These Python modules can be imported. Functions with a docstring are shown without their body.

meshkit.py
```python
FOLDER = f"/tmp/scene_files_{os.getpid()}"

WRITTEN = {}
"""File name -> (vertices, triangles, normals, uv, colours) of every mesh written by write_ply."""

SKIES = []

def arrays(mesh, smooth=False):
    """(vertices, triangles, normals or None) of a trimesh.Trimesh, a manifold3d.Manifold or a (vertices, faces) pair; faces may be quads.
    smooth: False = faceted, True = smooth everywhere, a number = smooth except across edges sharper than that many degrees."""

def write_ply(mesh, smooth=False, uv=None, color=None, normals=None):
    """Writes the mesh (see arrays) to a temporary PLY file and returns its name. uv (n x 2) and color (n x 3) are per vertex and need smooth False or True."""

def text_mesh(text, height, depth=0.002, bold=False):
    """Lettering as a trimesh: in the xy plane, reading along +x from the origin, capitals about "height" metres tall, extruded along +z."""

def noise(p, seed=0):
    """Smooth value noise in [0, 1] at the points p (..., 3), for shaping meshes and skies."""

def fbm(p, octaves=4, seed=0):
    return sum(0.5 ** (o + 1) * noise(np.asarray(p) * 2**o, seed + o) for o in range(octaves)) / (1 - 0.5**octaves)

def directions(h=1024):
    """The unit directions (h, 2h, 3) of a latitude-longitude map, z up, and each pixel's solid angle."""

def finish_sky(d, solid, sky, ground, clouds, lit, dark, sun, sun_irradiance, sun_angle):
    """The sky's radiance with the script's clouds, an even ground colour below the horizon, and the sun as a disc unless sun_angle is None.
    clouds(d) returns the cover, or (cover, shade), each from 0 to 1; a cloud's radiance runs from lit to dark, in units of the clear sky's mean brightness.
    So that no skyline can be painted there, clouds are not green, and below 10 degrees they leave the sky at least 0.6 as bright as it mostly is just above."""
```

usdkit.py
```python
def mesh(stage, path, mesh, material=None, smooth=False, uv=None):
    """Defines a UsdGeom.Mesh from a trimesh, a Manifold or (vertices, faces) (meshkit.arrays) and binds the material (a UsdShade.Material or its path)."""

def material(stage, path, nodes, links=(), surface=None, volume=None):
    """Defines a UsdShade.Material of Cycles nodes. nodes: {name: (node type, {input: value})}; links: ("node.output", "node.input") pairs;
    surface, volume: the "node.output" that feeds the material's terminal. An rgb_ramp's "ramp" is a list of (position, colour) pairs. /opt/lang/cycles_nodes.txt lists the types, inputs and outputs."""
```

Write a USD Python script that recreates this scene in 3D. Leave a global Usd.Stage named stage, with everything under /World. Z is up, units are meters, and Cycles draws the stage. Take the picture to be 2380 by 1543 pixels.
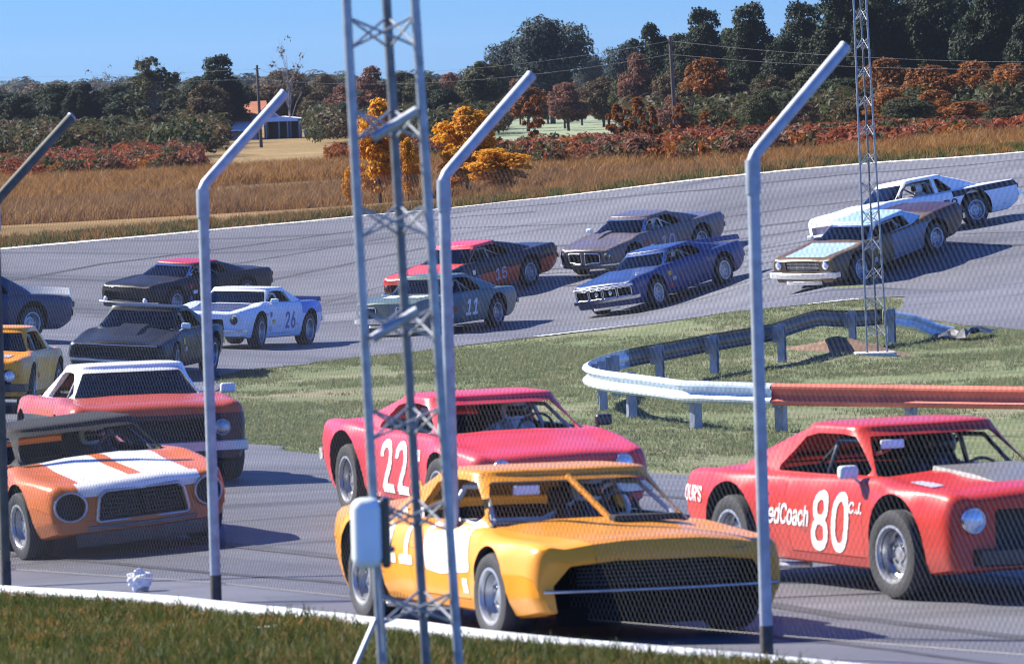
import math, random
import numpy as np
import trimesh, manifold3d, shapely, shapely.ops
from shapely.geometry import Polygon, LineString, Point, box as sbox
from scipy.interpolate import RBFInterpolator, PchipInterpolator
from pxr import Usd, UsdGeom, UsdLux, UsdShade, Gf, Sdf, Vt
import usdkit, meshkit

rng = np.random.default_rng(7)
random.seed(7)
stage = Usd.Stage.CreateInMemory()
UsdGeom.SetStageUpAxis(stage, 'Z')
UsdGeom.SetStageMetersPerUnit(stage, 1.0)
UsdGeom.Xform.Define(stage, '/World')
UsdGeom.Scope.Define(stage, '/World/Looks')

# ------------------------------------------------------------------ camera
FPX, CX, CY, HZ, ROLL = 14000.0, 1190.0, 771.5, 190.0, 0.031   # focal length and horizon in a 2380 x 1543 picture
PITCH = math.atan((CY - HZ) / FPX)
CAM = np.array([0.0, 0.0, 5.6])
R0 = np.array([1.0, 0, 0])
FW = np.array([0, math.cos(PITCH), -math.sin(PITCH)])
U0 = np.cross(R0, FW)
RGT = math.cos(ROLL) * R0 - math.sin(ROLL) * U0
UPV = math.sin(ROLL) * R0 + math.cos(ROLL) * U0
cam = UsdGeom.Camera.Define(stage, '/World/camera')
M = Gf.Matrix4d(*RGT, 0, *UPV, 0, *(-FW), 0, *CAM, 1)
cam.AddTransformOp().Set(M)
cam.CreateHorizontalApertureAttr(36.0)
cam.CreateVerticalApertureAttr(36.0 * 663 / 1024)
cam.CreateFocalLengthAttr(36.0 * FPX / 2380)
cam.CreateClippingRangeAttr((0.5, 20000.0))
cam.CreateFStopAttr(7.5)
cam.CreateFocusDistanceAttr(125.0)
cam.CreateExposureAttr(1.4)

# ------------------------------------------------------------------ sky and sun
SUN_AZ, SUN_EL = math.radians(26.0), math.radians(38.0)       # towards the left and a little behind the scene
SUN = np.array([-math.cos(SUN_AZ) * math.cos(SUN_EL), math.sin(SUN_AZ) * math.cos(SUN_EL), math.sin(SUN_EL)])
sky = UsdLux.DomeLight.Define(stage, '/World/sky')
skymat = usdkit.material(stage, '/World/Looks/sky_blue', {
    's': ('sky_texture', {'sky_type': 'single_scattering', 'sun_disc': False, 'sun_elevation': SUN_EL, 'sun_rotation': math.atan2(SUN[0], SUN[1]), 'air_density': 1.0, 'aerosol_density': 0.3, 'ozone_density': 3.0}),
    'h': ('mix', {'mix_type': 'multiply', 'fac': 1.0, 'color2': (0.26, 0.60, 1.45)}),
    'b': ('background_shader', {'strength': 0.05})}, [('s.color', 'h.color1'), ('h.color', 'b.color')], surface='b.background')
UsdShade.MaterialBindingAPI.Apply(sky.GetPrim()).Bind(skymat)
sky.GetPrim().SetCustomDataByKey('kind', 'structure')
sun = UsdLux.DistantLight.Define(stage, '/World/sun')
sun.CreateNormalizeAttr(True)
sun.CreateIntensityAttr(1.25)
sun.CreateAngleAttr(0.5)
sun.CreateColorAttr(Gf.Vec3f(1.0, 0.95, 0.87))
zx = -(-SUN)                                                     # the light shines along its -z axis
xx = np.cross([0, 0, 1.0], zx); xx /= np.linalg.norm(xx)
yx = np.cross(zx, xx)
sun.AddTransformOp().Set(Gf.Matrix4d(*xx, 0, *yx, 0, *zx, 0, 0, 0, 0, 1))

# ------------------------------------------------------------------ helpers
def ray(px, py):
    u, v = (px - CX) / FPX, (CY - py) / FPX
    d = FW + u * RGT + v * UPV
    return d / d[1]                                              # one metre of depth
K = FPX / 9500.0                                                # depths below were measured for a lens of 9500
def at(px, py, d):
    return CAM + ray(px, py) * d * K

used = {}
def path_of(name, parent=None):
    base = (str(parent.GetPath()) if parent is not None else '/World') + '/' + name
    n = used.get(base, -1) + 1
    used[base] = n
    return base if n == 0 else f'{base}_{n:03d}'

def shade(v, f, deg=35.0):
    """Splits vertices so that normals are smooth except across sharp edges."""
    v, f = np.asarray(v, float), np.asarray(f, int)
    fn = np.cross(v[f[:, 1]] - v[f[:, 0]], v[f[:, 2]] - v[f[:, 0]])
    ar = np.linalg.norm(fn, axis=1)
    keep = ar > 1e-12
    f, fn, ar = f[keep], fn[keep], ar[keep]
    un = fn / ar[:, None]
    key = np.round(v / 2e-5).astype(np.int64)
    _, inv = np.unique(key, axis=0, return_inverse=True)
    inv = inv.ravel()
    cv = inv[f].ravel()
    cf = np.repeat(np.arange(len(f)), 3)
    order = np.argsort(cv, kind='stable')
    cvs, cfs = cv[order], cf[order]
    start = np.searchsorted(cvs, np.arange(cvs[-1] + 2)) if len(cvs) else np.array([0, 0])
    cnt = np.diff(start)
    k = cnt[cvs]
    pa = np.repeat(np.arange(len(cvs)), k)
    off = np.arange(len(pa)) - np.repeat(np.cumsum(k) - k, k)
    pb = start[cvs[pa]] + off
    ok = (un[cfs[pa]] * un[cfs[pb]]).sum(1) > math.cos(math.radians(deg))
    n = np.zeros((len(cvs), 3))
    np.add.at(n, pa[ok], fn[cfs[pb[ok]]])
    n /= np.maximum(np.linalg.norm(n, axis=1, keepdims=True), 1e-20)
    nn = np.zeros_like(n)
    nn[order] = n
    return v[f].reshape(-1, 3), np.arange(len(f) * 3).reshape(-1, 3), nn

def write_mesh(path, v, f, mat, normals=None):
    m = UsdGeom.Mesh.Define(stage, path)
    v = np.asarray(v, np.float32); f = np.asarray(f, np.int32)
    m.CreatePointsAttr(Vt.Vec3fArray.FromNumpy(np.ascontiguousarray(v)))
    m.CreateFaceVertexCountsAttr(Vt.IntArray.FromNumpy(np.full(len(f), f.shape[1], np.int32)))
    m.CreateFaceVertexIndicesAttr(Vt.IntArray.FromNumpy(np.ascontiguousarray(f.ravel())))
    m.CreateSubdivisionSchemeAttr('none')
    if normals is not None:
        m.CreateNormalsAttr(Vt.Vec3fArray.FromNumpy(np.ascontiguousarray(normals.astype(np.float32))))
        m.SetNormalsInterpolation('vertex')
    if mat is not None:
        UsdShade.MaterialBindingAPI.Apply(m.GetPrim()).Bind(MAT[mat] if isinstance(mat, str) else mat)
    return m.GetPrim()

def tag(p, label=None, cat=None, group=None, kind=None):
    for k, x in (('label', label), ('category', cat), ('group', group), ('kind', kind)):
        if x:
            p.SetCustomDataByKey(k, x)
    return p

def thing(name, label, cat, loc=(0, 0, 0), mat4=None, group=None, parent=None):
    x = UsdGeom.Xform.Define(stage, path_of(name, parent))
    if mat4 is not None:
        x.AddTransformOp().Set(Gf.Matrix4d(*[float(a) for a in np.asarray(mat4).T.ravel()]))
    else:
        x.AddTranslateOp().Set(Gf.Vec3d(*[float(a) for a in loc]))
    return tag(x.GetPrim(), label, cat, group)

class MB:
    """Collects pieces of one mesh."""
    def __init__(s): s.v, s.f, s.n = [], [], 0
    def add(s, v, f):
        v = np.asarray(v, float); f = np.asarray(f, int)
        if len(v) == 0: return s
        if f.shape[1] == 4: f = np.vstack([f[:, [0, 1, 2]], f[:, [0, 2, 3]]])
        s.v.append(v); s.f.append(f + s.n); s.n += len(v); return s
    def tm(s, m): return s.add(m.vertices, m.faces)
    def man(s, m):
        g = m.to_mesh(); return s.add(g.vert_properties[:, :3], g.tri_verts)
    def box(s, c, e, rot=None):
        v = np.array([[x, y, z] for x in (-.5, .5) for y in (-.5, .5) for z in (-.5, .5)]) * np.asarray(e, float)
        f = np.array([[0, 1, 3, 2], [4, 6, 7, 5], [0, 4, 5, 1], [2, 3, 7, 6], [0, 2, 6, 4], [1, 5, 7, 3]])
        if rot is not None: v = v @ np.asarray(rot).T
        return s.add(v + np.asarray(c, float), f)
    def tube(s, p, r, sides=8, cap=True):
        p = np.asarray(p, float); r = np.broadcast_to(r, (len(p),)).astype(float)
        t = np.gradient(p, axis=0); t /= np.linalg.norm(t, axis=1, keepdims=True) + 1e-12
        ref = np.where(np.abs(t[:, 2:]) < 0.9, [[0, 0, 1.0]], [[1.0, 0, 0]])
        if np.abs(t[:, 2]).max() >= 0.9: ref = np.tile([[0.31, 0.95, 0.0]], (len(p), 1))
        a = np.cross(t, ref); a /= np.linalg.norm(a, axis=1, keepdims=True) + 1e-12
        b = np.cross(t, a); g = np.arange(sides) * 2 * np.pi / sides
        v = p[:, None] + r[:, None, None] * (np.cos(g)[None, :, None] * a[:, None] + np.sin(g)[None, :, None] * b[:, None])
        i, j = np.meshgrid(np.arange(len(p) - 1), np.arange(sides), indexing='ij')
        q = np.stack([i * sides + j, i * sides + (j + 1) % sides, (i + 1) * sides + (j + 1) % sides, (i + 1) * sides + j], -1).reshape(-1, 4)
        s.add(v.reshape(-1, 3), q)
        if cap:
            k = np.arange(1, sides - 1)
            s.add(v[0], np.stack([0 * k, k + 1, k], 1)); s.add(v[-1], np.stack([0 * k, k, k + 1], 1))
        return s
    def lathe(s, prof, axis='y', c=(0, 0, 0), n=28, flip=False):
        """prof: (radius, height along the axis)."""
        prof = np.asarray(prof, float); g = np.arange(n) * 2 * np.pi / n
        r, h = prof[:, 0], prof[:, 1]
        A = r[:, None] * np.cos(g); B = r[:, None] * np.sin(g); H = np.repeat(h[:, None], n, 1)
        v = {'y': np.stack([A, H, B], -1), 'x': np.stack([H, A, B], -1), 'z': np.stack([A, B, H], -1)}[axis]
        i, j = np.meshgrid(np.arange(len(prof) - 1), np.arange(n), indexing='ij')
        q = np.stack([i * n + j, i * n + (j + 1) % n, (i + 1) * n + (j + 1) % n, (i + 1) * n + j], -1).reshape(-1, 4)
        if flip: q = q[:, ::-1]
        return s.add(v.reshape(-1, 3) + np.asarray(c, float), q)
    def sweep(s, p, prof, up=(0, 0, 1.0)):
        """A closed outline (side, up) carried along the polyline p."""
        p = np.asarray(p, float); prof = np.asarray(prof, float); n = len(prof)
        t = np.gradient(p, axis=0); t /= np.linalg.norm(t, axis=1, keepdims=True)
        a = np.cross(t, np.asarray(up, float)); a /= np.linalg.norm(a, axis=1, keepdims=True)
        b = np.cross(a, t)
        v = p[:, None] + prof[None, :, 0, None] * a[:, None] + prof[None, :, 1, None] * b[:, None]
        i, j = np.meshgrid(np.arange(len(p) - 1), np.arange(n), indexing='ij')
        q = np.stack([i * n + j, i * n + (j + 1) % n, (i + 1) * n + (j + 1) % n, (i + 1) * n + j], -1).reshape(-1, 4)
        s.add(v.reshape(-1, 3), q)
        k = np.arange(1, n - 1)
        s.add(v[0], np.stack([0 * k, k + 1, k], 1)); s.add(v[-1], np.stack([0 * k, k, k + 1], 1))
        return s
    def build(s, name, mat, parent=None, deg=35.0):
        return write_obj(name, np.vstack(s.v), np.vstack(s.f), mat, parent, deg)

def write_obj(name, v, f, mat, parent=None, deg=35.0):
    p = path_of(name, parent)
    if deg is None:
        return write_mesh(p, v, f, mat)
    v, f, n = shade(v, f, deg)
    return write_mesh(p, v, f, mat, n)

# ------------------------------------------------------------------ materials
MAT = {}
def mk(name, nodes, links=(), surface='p.BSDF', volume=None):
    MAT[name] = usdkit.material(stage, '/World/Looks/' + name, nodes, links, surface=surface, volume=volume)
    return MAT[name]
def plain(name, col, rough=0.6, metal=0.0, spec=0.5, var=0.12, scale=6.0, coat=0.0, bump=0.0, bscale=40.0):
    lo, hi = [c * (1 - var) for c in col], [min(1, c * (1 + var)) for c in col]
    nodes = {'g': ('texture_coordinate', {}), 'n': ('noise_texture', {'scale': scale, 'detail': 5.0}),
             'r': ('rgb_ramp', {'ramp': [(0.3, lo), (0.7, hi)]}),
             'p': ('principled_bsdf', {'roughness': rough, 'metallic': metal, 'specular_ior_level': spec, 'coat_weight': coat, 'coat_roughness': 0.12})}
    links = [('g.object', 'n.vector'), ('n.fac', 'r.fac'), ('r.color', 'p.base_color')]
    if bump:
        nodes |= {'n2': ('noise_texture', {'scale': bscale, 'detail': 3.0}), 'b': ('bump', {'strength': bump, 'distance': 0.02})}
        links += [('g.object', 'n2.vector'), ('n2.fac', 'b.height'), ('b.normal', 'p.normal')]
    return mk(name, nodes, links)

plain('pitch_black', (0.004, 0.004, 0.004), 0.9, spec=0.1)  # shadow in the yellow car's nose, put in as near-black colour
plain('rubber', (0.028, 0.028, 0.03), 0.75, bump=0.2)
plain('dark_inside', (0.018, 0.018, 0.02), 0.9)
plain('dark_grille', (0.015, 0.015, 0.016), 0.6)
plain('seat_vinyl', (0.02, 0.02, 0.022), 0.6)
plain('steel_rim', (0.42, 0.43, 0.45), 0.35, 0.6)
plain('white_rim', (0.62, 0.62, 0.6), 0.4)
plain('chrome', (0.75, 0.76, 0.78), 0.16, 1.0, var=0.04)
plain('worn_chrome', (0.5, 0.5, 0.5), 0.35, 0.9, var=0.2)
plain('lamp_glass', (0.75, 0.76, 0.76), 0.15, 0.5, var=0.03)
plain('black_paint', (0.022, 0.022, 0.024), 0.35, coat=0.4)
plain('cage_grey', (0.30, 0.30, 0.31), 0.5)
plain('cage_white', (0.7, 0.7, 0.68), 0.5)
plain('galvanized', (0.46, 0.49, 0.54), 0.42, 0.55, var=0.22, scale=14)
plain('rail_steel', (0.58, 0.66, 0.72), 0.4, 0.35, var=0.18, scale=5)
plain('post_steel', (0.24, 0.27, 0.32), 0.45, 0.4, var=0.2, scale=7)
plain('sheet_dark', (0.06, 0.058, 0.055), 0.5, 0.5, var=0.4, scale=4)
plain('rail_dark', (0.13, 0.125, 0.12), 0.6, 0.4, var=0.25, scale=5)  # steel darkened: the back stretch's shade is put into the colour
plain('rail_red', (0.72, 0.15, 0.09), 0.55, var=0.15, scale=3)
plain('post_paint', (0.30, 0.33, 0.38), 0.5, 0.35, var=0.2, scale=9)
plain('post_vignette', (0.07, 0.07, 0.055), 0.7, 0.2, var=0.3, scale=9)  # outer left posts: vignette at the frame edge put into the colour
plain('post_foot', (0.045, 0.042, 0.04), 0.8, var=0.4, scale=20)
plain('tower_dark', (0.13, 0.14, 0.15), 0.6, 0.4, var=0.3, scale=12)
plain('tower_steel', (0.27, 0.29, 0.32), 0.45, 0.5, var=0.25, scale=12)
plain('wire', (0.11, 0.105, 0.09), 0.55, 0.4)
plain('cable', (0.05, 0.05, 0.05), 0.7)
plain('white_enamel', (0.62, 0.68, 0.70), 0.35, var=0.06)
plain('kerb_paint', (0.50, 0.53, 0.57), 0.8, var=0.35, scale=1.8, bump=0.4)
plain('white_line', (0.72, 0.72, 0.68), 0.75, var=0.22, scale=5)
plain('paper', (0.78, 0.78, 0.76), 0.8, var=0.05)
plain('wood_pole', (0.07, 0.055, 0.045), 0.85, var=0.3)
plain('bark', (0.075, 0.06, 0.05), 0.9, var=0.35, scale=4, bump=0.5, bscale=12)
plain('bark_pale', (0.26, 0.23, 0.20), 0.9, var=0.25, scale=4)
plain('roof_orange', (0.36, 0.12, 0.05), 0.8, var=0.18, scale=2)
plain('house_white', (0.78, 0.78, 0.76), 0.7, var=0.05)
plain('house_grey', (0.36, 0.37, 0.39), 0.8, var=0.1)
plain('shed_grey', (0.20, 0.22, 0.23), 0.8, var=0.15, scale=1)
plain('concrete', (0.42, 0.41, 0.39), 0.85, var=0.15)
plain('dirt', (0.20, 0.12, 0.07), 0.95, var=0.3, scale=4, bump=0.5, bscale=8)
plain('decal_white', (0.86, 0.86, 0.84), 0.5, var=0.03)
plain('decal_dark', (0.03, 0.03, 0.035), 0.5, var=0.05)
plain('decal_blue', (0.06, 0.10, 0.30), 0.5, var=0.05)
plain('decal_pale', (0.42, 0.40, 0.46), 0.5, var=0.1)
mk('tinted_glass', {'t': ('transparent_bsdf', {'color': (0.42, 0.45, 0.46)}), 'g': ('glossy_bsdf', {'color': (0.8, 0.8, 0.8), 'roughness': 0.05}), 'f': ('fresnel', {'IOR': 1.5}), 'm': ('mix_closure', {})},
   [('f.fac', 'm.fac'), ('t.BSDF', 'm.closure1'), ('g.BSDF', 'm.closure2')], surface='m.closure')
mk('windscreen', {'t': ('transparent_bsdf', {'color': (0.90, 0.92, 0.92)}), 'g': ('glossy_bsdf', {'color': (0.8, 0.8, 0.8), 'roughness': 0.03}), 'f': ('fresnel', {'IOR': 1.55}), 'm': ('mix_closure', {})},
   [('f.fac', 'm.fac'), ('t.BSDF', 'm.closure1'), ('g.BSDF', 'm.closure2')], surface='m.closure')

def paint(name, base, zones=(), rough=0.34, dirt=0.35, coat=0.22):
    """Car paint; zones: (colour, [(axis, low, high), ...]) in the car's own coordinates, later ones on top (stripes, two-tone)."""
    nodes = {'tc': ('texture_coordinate', {}), 'xyz': ('separate_xyz', {}), 'ab': ('math', {'math_type': 'absolute'})}
    links = [('tc.object', 'xyz.vector'), ('xyz.y', 'ab.value1')]
    src = {'x': 'xyz.x', 'y': 'xyz.y', 'z': 'xyz.z', 'a': 'ab.value'}
    nodes['c0'] = ('color', {'value': base}); cur = 'c0.color'
    for i, (col, conds) in enumerate(zones):
        f = None
        for j, (ax, lo, hi) in enumerate(conds):
            g, l, m = f'g{i}_{j}', f'l{i}_{j}', f'm{i}_{j}'
            nodes[g] = ('math', {'math_type': 'greater_than', 'value2': lo}); nodes[l] = ('math', {'math_type': 'less_than', 'value2': hi})
            nodes[m] = ('math', {'math_type': 'multiply'})
            s = src[ax]
            if isinstance(ax, str) and ax == 's': pass
            links += [(s, g + '.value1'), (s, l + '.value1'), (g + '.value', m + '.value1'), (l + '.value', m + '.value2')]
            if f is None: f = m + '.value'
            else:
                k = f'k{i}_{j}'; nodes[k] = ('math', {'math_type': 'multiply'})
                links += [(f, k + '.value1'), (m + '.value', k + '.value2')]; f = k + '.value'
        nodes[f'x{i}'] = ('mix', {'mix_type': 'mix', 'color2': col})
        links += [(f, f'x{i}.fac'), (cur, f'x{i}.color1')]; cur = f'x{i}.color'
    # rubbed scuffs along the flanks
    nodes |= {'sm': ('mapping', {'scale': (1.3, 2.0, 9.0)}), 'sn': ('noise_texture', {'scale': 1.0, 'detail': 5.0, 'roughness': 0.7}), 'sr': ('map_range', {'from_min': 0.60, 'from_max': 0.66, 'to_min': 0.0, 'to_max': 0.55, 'clamp': True}),
              'sz': ('map_range', {'from_min': 0.78, 'from_max': 0.70, 'to_min': 0.0, 'to_max': 1.0, 'clamp': True}), 'sf': ('math', {'math_type': 'multiply'}), 'sx': ('mix', {'mix_type': 'mix', 'color2': (0.05, 0.045, 0.04)})}
    links += [('tc.object', 'sm.vector'), ('sm.vector', 'sn.vector'), ('sn.fac', 'sr.value'), ('xyz.z', 'sz.value'), ('sr.result', 'sf.value1'), ('sz.result', 'sf.value2'), ('sf.value', 'sx.fac'), (cur, 'sx.color1')]
    cur = 'sx.color'
    # dust and grime: blotches, denser low on the body
    nodes |= {'n': ('noise_texture', {'scale': 3.5, 'detail': 6.0, 'roughness': 0.65}), 'zr': ('map_range', {'from_min': 0.15, 'from_max': 0.75, 'to_min': 0.75, 'to_max': 0.1, 'clamp': True}),
              'dm': ('math', {'math_type': 'multiply'}), 'ds': ('math', {'math_type': 'multiply', 'value2': dirt, 'use_clamp': True}), 'dx': ('mix', {'mix_type': 'mix', 'color2': (0.16, 0.13, 0.10)}),
              'rr': ('map_range', {'from_min': 0.3, 'from_max': 0.7, 'to_min': rough - 0.06, 'to_max': rough + 0.14, 'clamp': True}),
              'n2': ('noise_texture', {'scale': 2.2, 'detail': 2.0}), 'b': ('bump', {'strength': 0.22, 'distance': 0.03}),
              'p': ('principled_bsdf', {'coat_weight': coat, 'coat_roughness': 0.1, 'specular_ior_level': 0.3})}
    links += [('tc.object', 'n.vector'), ('xyz.z', 'zr.value'), ('n.fac', 'dm.value1'), ('zr.result', 'dm.value2'), ('dm.value', 'ds.value1'), ('ds.value', 'dx.fac'), (cur, 'dx.color1'), ('dx.color', 'p.base_color'),
              ('n.fac', 'rr.value'), ('rr.result', 'p.roughness'), ('tc.object', 'n2.vector'), ('n2.fac', 'b.height'), ('b.normal', 'p.normal')]
    return mk(name, nodes, links)

def leafmat(name, cols, trans=0.35):
    """Leaves: tone differs from leaf to leaf and from tree to tree."""
    n = len(cols)
    nodes = {'g': ('geometry', {}), 'tc': ('texture_coordinate', {}), 'n': ('noise_texture', {'scale': 0.9, 'detail': 3.0}),
             'm': ('mix_float', {'fac': 0.55}), 'r': ('rgb_ramp', {'ramp': [(0.15 + 0.7 * i / max(1, n - 1), c) for i, c in enumerate(cols)]}),
             'd': ('principled_bsdf', {'roughness': 0.7, 'specular_ior_level': 0.25}), 't': ('translucent_bsdf', {}), 'x': ('mix_closure', {'fac': trans})}
    links = [('tc.object', 'n.vector'), ('g.random_per_island', 'm.a'), ('n.fac', 'm.b'), ('m.result', 'r.fac'), ('r.color', 'd.base_color'), ('r.color', 't.color'), ('d.BSDF', 'x.closure1'), ('t.BSDF', 'x.closure2')]
    return mk(name, nodes, links, surface='x.closure')
leafmat('leaf_darkgreen', [(0.016, 0.026, 0.012), (0.030, 0.048, 0.018), (0.055, 0.07, 0.025)])
leafmat('leaf_green', [(0.035, 0.05, 0.016), (0.06, 0.08, 0.022), (0.10, 0.10, 0.03)])
leafmat('leaf_olive', [(0.05, 0.055, 0.022), (0.085, 0.085, 0.03), (0.13, 0.115, 0.04)])
leafmat('leaf_brown', [(0.07, 0.05, 0.022), (0.115, 0.078, 0.032), (0.16, 0.11, 0.045)])
leafmat('leaf_orange', [(0.20, 0.065, 0.012), (0.34, 0.13, 0.02), (0.42, 0.20, 0.035)])
leafmat('leaf_yellow', [(0.50, 0.22, 0.012), (0.72, 0.38, 0.025), (0.80, 0.50, 0.05)])
leafmat('leaf_red', [(0.20, 0.050, 0.022), (0.32, 0.095, 0.038), (0.40, 0.17, 0.065)])
leafmat('leaf_rose', [(0.15, 0.065, 0.04), (0.21, 0.10, 0.06), (0.24, 0.14, 0.08)])
leafmat('leaf_bluegreen', [(0.04, 0.055, 0.05), (0.06, 0.08, 0.07), (0.09, 0.10, 0.08)])
leafmat('grass_green', [(0.05, 0.07, 0.013), (0.09, 0.10, 0.02), (0.15, 0.13, 0.04)])
leafmat('grass_infield', [(0.15, 0.18, 0.085), (0.21, 0.24, 0.12), (0.28, 0.27, 0.155)])
leafmat('grass_tan', [(0.22, 0.22, 0.11), (0.30, 0.28, 0.15), (0.36, 0.33, 0.19)])
leafmat('grass_dry', [(0.25, 0.13, 0.04), (0.36, 0.19, 0.06), (0.46, 0.28, 0.11)])
leafmat('grass_reed', [(0.16, 0.085, 0.03), (0.24, 0.12, 0.042), (0.31, 0.18, 0.07)])

# asphalt: aggregate, streaks of rubber along the racing line, patches
mk('asphalt', {'g': ('geometry', {}), 'm1': ('mapping', {'scale': (0.035, 1.1, 1.0)}), 'n1': ('noise_texture', {'scale': 1.0, 'detail': 4.0, 'roughness': 0.6}),
               'n2': ('noise_texture', {'scale': 0.25, 'detail': 4.0}), 'n3': ('noise_texture', {'scale': 60.0, 'detail': 2.0}),
               'r1': ('rgb_ramp', {'ramp': [(0.32, (0.45, 0.45, 0.45)), (0.40, (0.80, 0.80, 0.80)), (0.50, (1.0, 1.0, 1.0)), (0.62, (0.9, 0.9, 0.9)), (0.75, (1.12, 1.12, 1.12))]}),
               'r2': ('rgb_ramp', {'ramp': [(0.3, (0.105, 0.105, 0.115)), (0.7, (0.165, 0.165, 0.18))]}),
               'r3': ('rgb_ramp', {'ramp': [(0.25, (0.8, 0.8, 0.8)), (0.75, (1.15, 1.15, 1.15))]}),
               'x1': ('mix', {'mix_type': 'multiply', 'fac': 1.0}), 'x2': ('mix', {'mix_type': 'multiply', 'fac': 1.0}),
               'm4': ('mapping', {'scale': (0.10, 0.22, 1.0)}), 'v4': ('voronoi_texture', {'feature': 'f1', 'scale': 1.0, 'metric': 'chebychev'}), 'w4': ('separate_color', {}), 'r4': ('rgb_ramp', {'ramp': [(0.0, (0.78, 0.78, 0.78)), (0.18, (0.80, 0.80, 0.80)), (0.22, (1.0, 1.0, 1.0)), (0.85, (1.0, 1.0, 1.0)), (0.9, (1.14, 1.14, 1.14))]}), 'x4': ('mix', {'mix_type': 'multiply', 'fac': 0.8}),
               'b': ('bump', {'strength': 0.35, 'distance': 0.01}), 'p': ('principled_bsdf', {'roughness': 0.62, 'specular_ior_level': 0.5})},
   [('g.position', 'm1.vector'), ('m1.vector', 'n1.vector'), ('g.position', 'n2.vector'), ('g.position', 'n3.vector'), ('n1.fac', 'r1.fac'), ('n2.fac', 'r2.fac'), ('n3.fac', 'r3.fac'),
    ('r2.color', 'x1.color1'), ('r1.color', 'x1.color2'), ('x1.color', 'x2.color1'), ('r3.color', 'x2.color2'), ('g.position', 'm4.vector'), ('m4.vector', 'v4.vector'), ('v4.color', 'w4.color'), ('w4.r', 'r4.fac'), ('x2.color', 'x4.color1'), ('r4.color', 'x4.color2'), ('x4.color', 'p.base_color'), ('n3.fac', 'b.height'), ('b.normal', 'p.normal')])
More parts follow.
